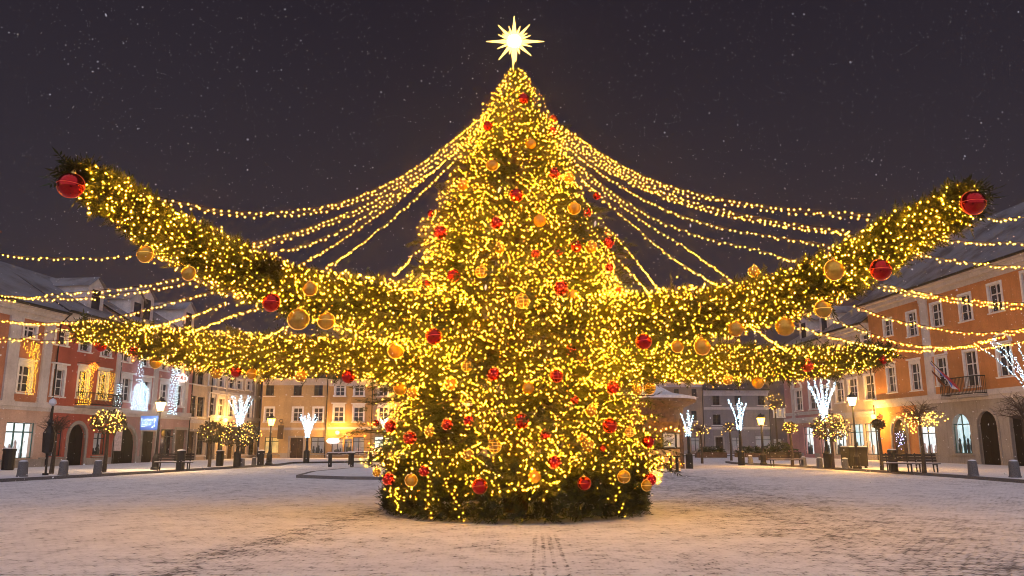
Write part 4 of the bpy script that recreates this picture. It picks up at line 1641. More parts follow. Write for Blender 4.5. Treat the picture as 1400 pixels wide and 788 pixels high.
off = Vector((-TX, -TY, 0))


def under(o):
    o.parent = tree
    o.location = off
    return o


under(link('crown', np_mesh('crown', np.concatenate(quads), FIR)))
tm = MB()
tm.tube([(TX, TY, 0), (TX, TY, 6), (TX, TY, ZTOP + .1)], [.32, .2, .05], 10)
tm.v += []
under(tm.build('trunk', BARK))
under(limb.build('limb', BARK))
# skirt of dark fir round the foot
n = 4600
aa = rng.uniform(0, 2 * math.pi, n)
SR = 3.18
zz = rng.uniform(.04, ZSK + .35, n)
rr = SR * (.80 + .20 * rng.random(n) ** .5) * (1 + .02 * np.sin(aa * 14))
pos = np.stack([TX + rr * np.cos(aa), TY + rr * np.sin(aa), zz], 1)
dirs = np.stack([np.cos(aa) * .7, np.sin(aa) * .7, rng.uniform(-.5, 1.0, n)], 1) + rng.normal(scale=.4, size=(n, 3))
pos -= dirs / np.linalg.norm(dirs, axis=1)[:, None] * .18
pos[:, 2] = np.maximum(pos[:, 2], .1)
sq = place_twigs(pos, dirs, rng.uniform(.55, .9, n), rng)
sq[:, :, 2] = np.maximum(sq[:, :, 2], .012)
under(link('skirt', np_mesh('skirt', sq, FIRD)))['label'] = 'dark unlit skirt of fir sprays round the foot'
ib = MB()
ib.lathe([(SR * .80, 0.0), (SR * .80, ZSK), (SR * .6, ZSK + .3)], 32)
under(ib.build('stand', DARKV))

# ---- arms of fir garland
ICO = ico_mesh('bulb', .0085, BULB)
ICOF = ico_mesh('bulb', .009, BULBMID)


def lerp_path(pts, f):
    f = f * (len(pts) - 1)
    i = min(int(f), len(pts) - 2)
    return pts[i].lerp(pts[i + 1], f - i)


def light_set(name, label, pts, r, keep=100, group='fairy lights on the fir', mat=None):
    """a net of fairy lights: the nearest bulbs one by one, the rest as one part"""
    pts = sorted(pts, key=lambda p: p[1])
    idx = sorted(random.sample(range(min(len(pts), 500)), keep))
    sel = set(idx)
    c = sum((Vector(p) for p in pts), Vector()) / len(pts)
    t = thing(name, label, 'fairy lights', c, 0, group)
    mat = mat or BULBTREE
    key = (round(r, 4), mat.name)
    if key not in BCACHE:
        BCACHE[key] = ico_mesh('bulb', r, mat)
    o = None
    for i in idx:
        if o is None:
            o = link('bulb', BCACHE[key], t, Vector(pts[i]) - c)
        else:
            q = o.copy(); q.location = Vector(pts[i]) - c; COL.objects.link(q); q.parent = t
    mb = MB()
    for i, p in enumerate(pts):
        if i not in sel:
            mb.octa(Vector(p) - c, r * random.choice((.8, .9, 1.0, 1.1, 1.2)), random.choice((0, 0, 0, 0, 1, 1, 1, 2, 2)))
    b = mb.build('bulbs', [mat, BULBMID, BULBDIM], t)
    b['kind'] = 'stuff'
    return t


BCACHE = {}


class Spread:
    """keeps bulbs from crowding: rejects a point nearer than d to an earlier one"""

    def __init__(self, d):
        self.d, self.g = d, {}

    def ok(self, p):
        k = tuple(int(math.floor(c / self.d)) for c in p)
        for i in (-1, 0, 1):
            for j in (-1, 0, 1):
                for l in (-1, 0, 1):
                    for q in self.g.get((k[0] + i, k[1] + j, k[2] + l), ()):
                        if (q - p).length < self.d:
                            return False
        self.g.setdefault(k, []).append(p.copy())
        return True


ARMS = {}


def arm(key, px_pts, Y0, Y1, label, ntw, nlights, llabel, br, dark=.0, tipout=1.0):
    """px_pts: (x, y, thickness) from tip to tree"""
    k = len(px_pts)
    cs, rs = [], []
    for i, (x, y, th) in enumerate(px_pts):
        Y = Y0 + (Y1 - Y0) * i / (k - 1)
        p = at(x, y, Y)
        cs.append(p)
        zc = Y * CP + (p.z - CAMZ) * SP
        rs.append(th / 2 * zc / FPX * .88)
    ARMS[key] = (px_pts, Y0, Y1)
    rng = np.random.default_rng(len(label) + int(abs(Y0) * 10) + int(px_pts[0][0]))
    n = ntw
    pos = np.zeros((n, 3)); dirs = np.zeros((n, 3)); sc = np.zeros(n)
    lights = []
    def frame(f):
        p = lerp_path(cs, f)
        r_ = float(np.interp(f * (k - 1), range(k), rs))
        t = (lerp_path(cs, min(f + .02, 1)) - lerp_path(cs, max(f - .02, 0))).normalized()
        a = t.cross(Vector((0, 0, 1))).normalized()
        b_ = a.cross(t)
        return p, r_, t, a, b_
    cum = np.cumsum([np.interp(f * (k - 1), range(k), rs) + .1 for f in np.linspace(0, 1, 200)]); cum /= cum[-1]
    for i in range(n):
        f = float(np.interp(rng.random(), cum, np.linspace(0, 1, 200)))
        p, r_, t, a, b_ = frame(f)
        th = rng.uniform(0, 6.283)
        rad = a * math.cos(th) + b_ * math.sin(th)
        lump = 1 + .22 * mnoise.noise(Vector((f * 14, math.cos(th) * 1.5, math.sin(th) * 1.5 + Y0)))
        q = p + rad * r_ * lump * (.35 + .65 * rng.random() ** .6)
        d = rad * .9 - t * .75 * tipout + Vector(rng.normal(scale=.35, size=3))
        q -= d.normalized() * .2
        pos[i] = q; dirs[i] = d; sc[i] = rng.uniform(.55, .95)
    for i in range(240):                                     # stray boughs that break the outline
        f = float(rng.random())
        p, r_, t, a, b_ = frame(f)
        th = rng.uniform(0, 6.283)
        rad = a * math.cos(th) + b_ * math.sin(th)
        L_ = r_ * rng.uniform(1.0, 1.6)
        d = (rad - t * rng.uniform(.3, 1.0)).normalized()
        for s_ in (.55, .75, .95):
            j = rng.integers(0, n)
            pos[j] = p + d * L_ * s_ - d * .2
            dirs[j] = d + Vector(rng.normal(scale=.3, size=3))
            sc[j] = rng.uniform(.6, .9)
        if rng.random() < .8:
            lights.append(tuple(p + d * L_ * rng.uniform(.9, 1.1)))
    for i in range(26 if Y0 < 15 else 8):                                      # long bare sprigs at the tip
        p, r_, t, a, b_ = frame(rng.uniform(0, .05))
        d = -t + Vector(rng.normal(scale=.55, size=3))
        j = rng.integers(0, n)
        pos[j] = p; dirs[j] = d; sc[j] = rng.uniform(.8, 1.35)
    go = thing('fir_garland', label, 'garland', cs[-1], 0, 'thick fir garlands reaching out from the tree')
    o = link('fir_sprays', np_mesh('fir_sprays', place_twigs(pos, dirs, sc, rng), FIR), go, -cs[-1])
    m_ = MB(); m_.tube(cs, .07, 6); m_.build('support_pole', IRON, go, -cs[-1])
    pts = list(lights)
    sprd = Spread(.085 if Y0 < 15 else .08)
    tries = 0
    while len(pts) < nlights and tries < nlights * 12:
        tries += 1
        f = float(np.interp(rng.random(), cum, np.linspace(0, 1, 200)))
        p, r_, t, a, b_ = frame(f)
        th = rng.uniform(0, 6.283)
        rad = a * math.cos(th) + b_ * math.sin(th)
        q = p + rad * r_ * (.76 + .40 * rng.random())
        v = .75 * mnoise.noise(q * 1.2) + .10 * rad.z + dark
        if v < rng.uniform(-.55, .15) or not sprd.ok(q):
            continue
        pts.append(tuple(q))
    light_set('garland_lights', llabel, pts, br)
    return cs, rs


arm('UL', [(104, 240, 34), (130, 254, 52), (165, 276, 58), (215, 312, 68), (275, 346, 76), (340, 377, 76), (410, 402, 74), (480, 415, 80), (560, 432, 96), (640, 450, 96)], 12.0, 17.2,
    'upper left fir garland curving up to a big red bauble at its tip', 4200, 2300, 'warm fairy lights over the upper left fir garland', .0070)
arm('UR', [(1327, 270, 34), (1298, 288, 56), (1250, 314, 62), (1195, 346, 72), (1130, 382, 72), (1065, 408, 72), (1000, 424, 76), (930, 433, 82), (850, 444, 92), (775, 452, 96)], 12.0, 17.2,
    'upper right fir garland curving up to a big red bauble at its tip', 4200, 2300, 'warm fairy lights over the upper right fir garland', .0070)
arm('LL', [(106, 452, 22), (150, 458, 36), (210, 470, 50), (290, 482, 60), (370, 487, 62), (450, 488, 60), (530, 492, 66), (600, 497, 70)], 20.6, 17.6,
    'lower left fir garland stretching level towards the red house', 3800, 2100, 'dense warm fairy lights over the lower left fir garland', .0062, .12)
arm('LR', [(1212, 484, 22), (1175, 490, 36), (1110, 496, 46), (1040, 497, 50), (970, 497, 54), (900, 495, 58), (840, 494, 66), (790, 494, 70)], 20.6, 17.6,
    'lower right fir garland stretching level towards the orange house', 3600, 2000, 'dense warm fairy lights over the lower right fir garland', .0062, .12)

# ---- fairy lights on the cone
tries = 0
sprd = Spread(.105)
pts = [tuple(p) for p in BOUGH if p[2] > ZSK and sprd.ok(Vector(p))]
while len(pts) < 12500 and tries < 140000:
    tries += 1
    z = float(np.interp(rng.random(), cdf, cdf_z))
    a = rng.uniform(0, 2 * math.pi)
    r_ = rad_at(z) * tier(z, a) * (.80 + .29 * rng.random()) + .04
    q = Vector((TX + r_ * math.cos(a), TY + r_ * math.sin(a), z))
    s = (z * 1.05 + .35 * math.sin(a * 3)) % 1.0
    v = mnoise.noise(q * .9) * 1.5 + .35 * mnoise.noise(q * 2.3) + .25 * (.5 - s) + .35 * max(0, z - 7.5) / 4
    if z < ZSK + .1:
        v -= .32
    # the thick band of light where the garlands meet the tree
    if 5.0 < z < 6.6:
        v += .25
    if v < rng.uniform(-.55, .12) or not sprd.ok(q):
        continue
    pts.append(tuple(q))
light_set('tree_lights', 'thousands of warm fairy lights wrapped over the conical tree', pts, .0062)
# strands that hang down over the dark skirt
for (xa, ya, xb, yb, lab) in ((583, 640, 587, 708, 'lit strand hanging down the left part of the dark skirt'), (611, 655, 632, 712, 'lit strand slanting down the dark skirt left of the middle'),
                              (838, 645, 851, 706, 'lit strand hanging down the right part of the dark skirt'), (540, 668, 549, 700, 'short lit strand at the left end of the dark skirt')):
    t = thing('light_strand', lab, 'light strand', (0, 0, 0), 0, 'lit strands over the dark skirt')
    b0 = None
    path = []
    for q in range(12):
        f = q / 11
        x, y = xa + (xb - xa) * f + random.uniform(-5, 5), ya + (yb - ya) * f
        d = ray(x, y)
        Yh = None
        for s_ in np.linspace(15.5, 20, 160):
            p = Vector((0, 0, CAMZ)) + d * (s_ / d.y)
            if math.hypot(p.x - TX, p.y - TY) < SR + .08:
                Yh = p
                break
        if Yh is None:
            continue
        Yh.z = max(Yh.z, .06)
        path.append(Yh)
    t.location = path[0]
    m_ = MB(); m_.tube([p - path[0] for p in path], .006, 3); m_.build('cable', CABLE, t)
    for p in path:
        link('bulb', ICOF, t, p - path[0])

# ---- star
sp = at(703, 57, TY)
t = thing('star', 'bright golden many pointed star on the top of the tree', 'star', sp)
zc = TY * CP + (sp.z - CAMZ) * SP
U = zc / FPX
spikes = [(0, 41, 1), (90, 38, 1), (180, 38, 1), (270, 46, 1.7), (50, 33, .75), (132, 33, .75), (232, 34, .75), (-42, 31, .75),
          (22, 24, .5), (70, 24, .5), (108, 24, .5), (155, 24, .5), (205, 25, .5), (250, 20, .5), (292, 20, .5), (-18, 25, .5), (35, 22, .4), (145, 20, .4)]
for ang, L, k in spikes:
    m_ = MB()
    a = R(ang)
    d = Vector((math.cos(a), 0, math.sin(a)))
    e = Vector((-d.z, 0, d.x)); nY = Vector((0, 1, 0))
    L *= U; w_ = 3.0 * U * (.5 + .5 * k)
    rim = [e * w_, nY * w_, -e * w_, -nY * w_]
    b0, b1 = d * L * .10, d * L * .38
    for q in range(4):
        m_.poly([b0 + rim[q] * .5, b0 + rim[(q + 1) % 4] * .5, b1 + rim[(q + 1) % 4], b1 + rim[q]])
        m_.poly([b1 + rim[q], b1 + rim[(q + 1) % 4], d * L + rim[(q + 1) % 4] * .16, d * L + rim[q] * .16])
    m_.poly([d * L + rim[q] * .16 for q in range(4)])
    m_.build('ray', STARM, t)
for sgn in (-1, 1):                                            # rays towards and away from the square
    for ang in (20, 80, 140, 200, 260, 320):
        m_ = MB()
        a = R(ang)
        d = Vector((math.cos(a) * .55, sgn * .8, math.sin(a) * .55)).normalized()
        e = d.cross(Vector((0, 0, 1))).normalized(); h_ = d.cross(e)
        L = 20 * U; w_ = 2.2 * U
        for q in range(4):
            r4 = [e * w_, h_ * w_, -e * w_, -h_ * w_]
            m_.poly([r4[q], r4[(q + 1) % 4], d * L])
        m_.build('ray', STARM, t)
m_ = MB(); m_.lathe([(.02, -.2), (.16, -.12), (.2, 0), (.16, .12), (.02, .2)], 12); m_.build('core', STARC, t, smooth=True)
m_ = MB(); m_.tube([(0, .02, -.1), (0, .02, -(sp.z - ZTOP) - .3)], .045, 6); m_.build('stem', STARM, t)

# ------------------------------------------------------------------ light strings through the air
ARMY = {'UL': lambda x: 12 + (x - 106) / 534 * 5.2, 'UR': lambda x: 12 + (1325 - x) / 550 * 5.2,
        'LL': lambda x: 20.6 - (x - 106) / 494 * 3.0, 'LR': lambda x: 20.6 - (1212 - x) / 422 * 3.0}
NSTR = 0


def light_string(label, pp, gap=.17, group='strings of warm lights over the square', jit=.015):
    """pp: (px, py, depth) along the string, or a world Vector"""
    global NSTR
    NSTR += 1
    rnd = random.Random(NSTR)
    P = [p if isinstance(p, Vector) else at(*p) for p in pp]
    # smooth (Catmull-Rom) then resample by length
    dense = []
    for i in range(len(P) - 1):
        p0, p1, p2, p3 = P[max(i - 1, 0)], P[i], P[i + 1], P[min(i + 2, len(P) - 1)]
        for q in range(24):
            t = q / 24
            dense.append(.5 * ((2 * p1) + (p2 - p0) * t + (2 * p0 - 5 * p1 + 4 * p2 - p3) * t * t + (3 * p1 - p0 - 3 * p2 + p3) * t ** 3))
    dense.append(P[-1])
    acc = [0]
    for a, b_ in zip(dense, dense[1:]):
        acc.append(acc[-1] + (b_ - a).length)
    tot = acc[-1]
    n = max(6, int(tot / gap))
    rest = MB()
    t = thing('light_string', label, 'light string', P[0], 0, group)
    m_ = MB(); m_.tube([d - P[0] for d in dense[::6]] + [dense[-1] - P[0]], .006, 4); m_.build('cable', CABLE, t)
    b0 = None
    for i in range(n):
        L = tot * (i + .5) / n
        j = min(max(int(np.searchsorted(acc, L)) - 1, 0), len(dense) - 2)
        p = dense[j].lerp(dense[j + 1], (L - acc[j]) / max(acc[j + 1] - acc[j], 1e-6))
        p = p + Vector((rnd.gauss(0, jit), rnd.gauss(0, jit), rnd.gauss(-.03, jit))) - P[0]
        if b0 is None:
            b0 = link('bulb', ICO, t, p)
        elif i < 100:
            q = b0.copy(); q.location = p; COL.objects.link(q); q.parent = t
        else:
            rest.octa(p, .0085)
    if rest.v:
        rest.build('bulbs', BULB, t)['kind'] = 'stuff'
    return t


YU, YV = ARMY['UL'], ARMY['UR']
up_l = [
    ('top string on the left, from the star to the tip of the garland', [(672, 148, 19.3), (620, 190, 18.5), (560, 234, 17.2), (480, 272, 15.8), (400, 288, 14.6), (310, 288, 13.8), (250, 276, 13.2), (188, 264, 12.8)]),
    ('second string on the left, ending above the gold bauble of the upper left garland', [(668, 160, 19.3), (600, 220, 18.3), (520, 270, 17), (430, 308, 15.6), (345, 332, YU(345))]),
    ('third string on the left, ending on the middle of the upper left garland', [(662, 170, 19.2), (600, 226, 18.3), (530, 275, 17.2), (450, 322, 16), (375, 346, YU(375))]),
    ('fourth string on the left, ending right of the middle of the upper left garland', [(655, 176, 19.2), (590, 236, 18.4), (520, 290, 17.4), (455, 336, 16.4), (408, 362, YU(408))]),
    ('fifth string on the left, ending near the inner half of the garland', [(648, 190, 19.1), (590, 250, 18.4), (540, 296, 17.7), (490, 336, 17), (445, 366, YU(445))]),
    ('steep short string on the left down to the inner end of the upper left garland', [(604, 302, 18.4), (580, 332, 18), (558, 356, 17.6), (538, 376, YU(538) - .3)]),
]
up_r = [
    ('top string on the right, from under the star to the outer right garland', [(735, 150, 19.3), (780, 180, 18.8), (850, 226, 17.2), (930, 258, 15.6), (1030, 278, 14.4), (1120, 288, 13.6), (1192, 293, YV(1192))]),
    ('second string on the right, running close under the top one', [(742, 160, 19.3), (800, 204, 18.5), (870, 246, 17), (950, 276, 15.6), (1050, 300, 14.6), (1165, 316, YV(1165))]),
    ('third string on the right, paired with the second over its whole length', [(745, 170, 19.2), (810, 220, 18.3), (880, 258, 17), (960, 286, 15.7), (1060, 306, 14.8), (1160, 320, YV(1160))]),
    ('fourth string on the right, ending at the outer middle of the garland', [(750, 178, 19.2), (810, 228, 18.3), (880, 272, 17.2), (960, 304, 16), (1050, 322, 15.2), (1150, 338, YV(1150))]),
    ('fifth string on the right, ending above the middle of the upper right garland', [(755, 190, 19.1), (820, 250, 18.4), (890, 296, 17.4), (960, 324, 16.6), (1030, 340, 15.8), (1090, 358, YV(1090))]),
    ('sixth string on the right, ending by the sprig of the upper right garland', [(760, 200, 19), (820, 256, 18.4), (880, 302, 17.6), (940, 340, 17), (1005, 386, YV(1005))]),
    ('seventh string on the right, ending left of the sprig of the upper right garland', [(765, 214, 19), (820, 266, 18.4), (870, 312, 17.8), (920, 352, 17.2), (985, 392, YV(985))]),
    ('steep string on the right down to the root of the upper right garland', [(790, 262, 18.8), (830, 310, 18.2), (865, 350, 17.6), (905, 400, YV(905) - .3)]),
    ('shorter steep string on the right beside the outline of the tree', [(795, 300, 18.6), (830, 338, 18), (860, 370, 17.6), (892, 404, YV(892) - .3)]),
]
for lab, pp in up_l + up_r:
    light_string(lab, pp, gap=.125)
    if lab.startswith(('top', 'second')):
        # these run doubled
        light_string('twin strand just under the ' + lab.split(',')[0].replace('leaving', 'out of'), [(x + 2, y + 5, Y) for x, y, Y in pp], gap=.15)
WL = lambda Y, z: Vector((lx(Y) + .1, Y, z))
WR = lambda Y, z: Vector((rx(Y) - .1, Y, z))
out_l = [
    ('highest string leaving the photo on the left, from the gold bauble of the upper garland', [(193, 350, 12.9), (140, 352, 13.2), (60, 352, 13.6), (0, 347, 14.2), (-160, 322, 16), WL(27, 12.2)]),
    ('string from the middle of the upper left garland out over the snowy left roof', [(262, 374, 13.6), (200, 390, 14), (100, 400, 14.8), (0, 410, 15.8), (-120, 408, 17.5), WL(27, 11.3)]),
    ('string just below it out over the snowy left roof', [(270, 384, 13.7), (200, 396, 14.2), (100, 408, 15), (0, 404, 16), (-120, 398, 18), WL(28, 11.8)]),
    ('string crossing the top windows of the terracotta house to the upper left garland', [(292, 398, 13.9), (230, 414, 14.4), (150, 434, 15.2), (60, 442, 16.4), (0, 438, 17.4), (-120, 428, 19.5), WL(29, 10.5)]),
    ('string rising from the lower left garland to the upper one above the dormers', [(312, 413, 14.1), (265, 430, 15), (225, 442, 16.5), (190, 450, 18.6)]),
    ('string rising from the middle of the lower left garland to the upper one', [(356, 420, 14.5), (320, 430, 15.4), (280, 446, 17), (255, 454, 18.8)]),
    ('short string between both left garlands beside the paired gold baubles', [(408, 436, 14.9), (385, 450, 16), (355, 462, 18)]),
    ('lowest string leaving the photo on the left, from the end of the lower garland', [(150, 462, 20.2), (110, 465, 20), (50, 466, 19.6), (0, 461, 19.4), (-120, 450, 20), WL(31, 9.6)]),
    ('string just above the lowest one out to the left edge', [(160, 452, 20.2), (100, 448, 20), (50, 458, 19.8), (0, 466, 19.6), (-120, 462, 20), WL(30, 9.2)]),
]
out_r = [
    ('highest string leaving the photo on the right, from the tip of the upper right garland', [(1328, 297, 12), (1365, 299, 12.4), (1400, 297, 13), (1550, 286, 15), WR(27, 13.8)]),
    ('second string leaving the photo on the right, below the tip of the upper right garland', [(1280, 326, 12.4), (1320, 330, 12.8), (1400, 331, 13.8), (1550, 322, 16), WR(27, 12.6)]),
    ('string in front of the snowy eaves of the orange house', [(1255, 346, 12.7), (1290, 354, 13), (1340, 360, 13.6), (1400, 364, 14.4), (1550, 356, 17), WR(28, 11.6)]),
    ('upper strand of the pair crossing the top windows of the orange house', [(1206, 388, 13.1), (1250, 398, 13.6), (1310, 407, 14.4), (1400, 414, 15.6), (1550, 408, 18), WR(29, 10.6)]),
    ('lower strand of the pair crossing the top windows of the orange house', [(1200, 391, 13.2), (1250, 403, 13.8), (1310, 412, 14.6), (1400, 420, 15.8), (1550, 416, 18.4), WR(30, 10.3)]),
    ('string crossing the middle of the orange house between its window rows', [(1166, 417, 13.5), (1220, 436, 14), (1290, 450, 14.8), (1340, 455, 15.4), (1400, 449, 16.2), (1550, 430, 19), WR(31, 9.8)]),
    ('string from the drooping gold bauble down and up again before the orange house', [(1128, 433, 13.9), (1180, 452, 14.6), (1240, 470, 15.6), (1300, 474, 16.8), (1350, 466, 18), (1420, 448, 21), WR(33, 9.4)]),
    ('string from the lowest gold bauble along the end of the lower right garland', [(1086, 444, 14.3), (1130, 458, 15.4), (1190, 472, 17), (1260, 479, 18.6), (1330, 472, 20), (1420, 462, 22), WR(34, 9.0)]),
    ('short string between both right garlands beside the gold baubles', [(1020, 440, 15), (1050, 462, 16.4), (1075, 478, 18.4)]),
]
for lab, pp in out_l + out_r:
    light_string(lab, pp, gap=.135 if 'leaving' in lab else .125)

# ------------------------------------------------------------------ baubles
def sphere_mesh(name, mat, n=28, m=16):
    mb = MB()
    prof = [(max(math.sin(math.pi * i / m), .004), -math.cos(math.pi * i / m)) for i in range(m + 1)]
    mb.lathe(prof, n)
    return mb.mesh(name, mat, True)


BODY = {'R': sphere_mesh('bauble', RED), 'O': sphere_mesh('bauble', REDO), 'G': sphere_mesh('bauble', GOLD), 'g': sphere_mesh('bauble', GOLDG)}
mb = MB(); mb.lathe([(.19, .95), (.2, 1.12), (.06, 1.14)], 10); mb.torus((0, 0, 1.24), (1, 0, 0), (0, 0, 1), .1, .025, 10); CAPB = mb.mesh('cap', BRASS)


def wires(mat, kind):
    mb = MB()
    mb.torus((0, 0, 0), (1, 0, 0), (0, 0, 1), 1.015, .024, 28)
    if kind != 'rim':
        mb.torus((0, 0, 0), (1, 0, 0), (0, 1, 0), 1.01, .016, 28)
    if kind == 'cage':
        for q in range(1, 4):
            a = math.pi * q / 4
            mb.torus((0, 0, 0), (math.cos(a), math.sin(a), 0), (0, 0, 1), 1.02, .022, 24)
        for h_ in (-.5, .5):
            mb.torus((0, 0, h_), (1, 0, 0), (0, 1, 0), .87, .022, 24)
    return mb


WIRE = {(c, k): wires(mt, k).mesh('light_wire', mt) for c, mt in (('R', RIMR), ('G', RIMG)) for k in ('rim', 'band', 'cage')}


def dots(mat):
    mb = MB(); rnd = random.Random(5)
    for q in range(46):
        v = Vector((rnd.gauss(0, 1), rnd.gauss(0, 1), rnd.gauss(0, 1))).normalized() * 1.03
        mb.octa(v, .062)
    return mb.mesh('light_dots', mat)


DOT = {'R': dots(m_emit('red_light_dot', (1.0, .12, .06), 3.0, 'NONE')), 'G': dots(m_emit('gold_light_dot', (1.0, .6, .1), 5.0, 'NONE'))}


def bauble(px, py, rpx, kind, wire, where, label):
    """kind R/O/G/g; wire: rim, band, dots, cage or none; where: core or an arm"""
    d = ray(px, py)
    o_ = Vector((0, 0, CAMZ))
    P = None
    if where == 'core':
        best = None
        for s_ in np.linspace(15.6, 20.3, 400):
            p = o_ + d * (s_ / d.y)
            rr_ = rad_at(max(p.z, 1.0)) * 1.0 + .04
            dd = math.hypot(p.x - TX, p.y - TY) - rr_
            if best is None or dd < best[0]:
                best = (dd, p)
            if dd < 0:
                P = p
                break
        P = P or best[1]
    else:
        pts_, Y0, Y1 = ARMS[where]
        xs = [q[0] for q in pts_]
        th = np.interp(px, xs if xs[0] < xs[-1] else xs[::-1], [q[2] for q in (pts_ if xs[0] < xs[-1] else pts_[::-1])])
        yc = np.interp(px, xs if xs[0] < xs[-1] else xs[::-1], [q[1] for q in (pts_ if xs[0] < xs[-1] else pts_[::-1])])
        Y = ARMY[where](px)
        k = max(0.0, 1 - ((py - yc) / (th * .5 + 1)) ** 2) ** .5
        Y -= (th * .5 * Y / FPX) * k * .95 + .1
        P = at(px, py, Y)
    zc = P.y * CP + (P.z - CAMZ) * SP
    r = rpx * (.93 if where == 'core' else .89) * zc / FPX
    b = link('bauble', BODY[kind], None, P)
    b.scale = (r, r, r)
    b.rotation_euler = (random.uniform(-.12, .12), random.uniform(-.12, .12), random.uniform(-.3, .3))
    tag(b, label, 'bauble', 'baubles on the tree and garlands')
    link('cap', CAPB, b)
    c = 'R' if kind in 'RO' else 'G'
    if wire in ('rim', 'band', 'cage'):
        link('light_wire', WIRE[c, wire], b)
    elif wire == 'dots':
        q = link('light_dots', DOT[c], b)
        q['kind'] = 'stuff'
    if r > .16 or where != 'core':
        hm = MB(); hm.tube([(0, 0, 1.3), (0, .12, 2.2)], .02, 4); hm.build('hanger', CABLE, b)
    return b


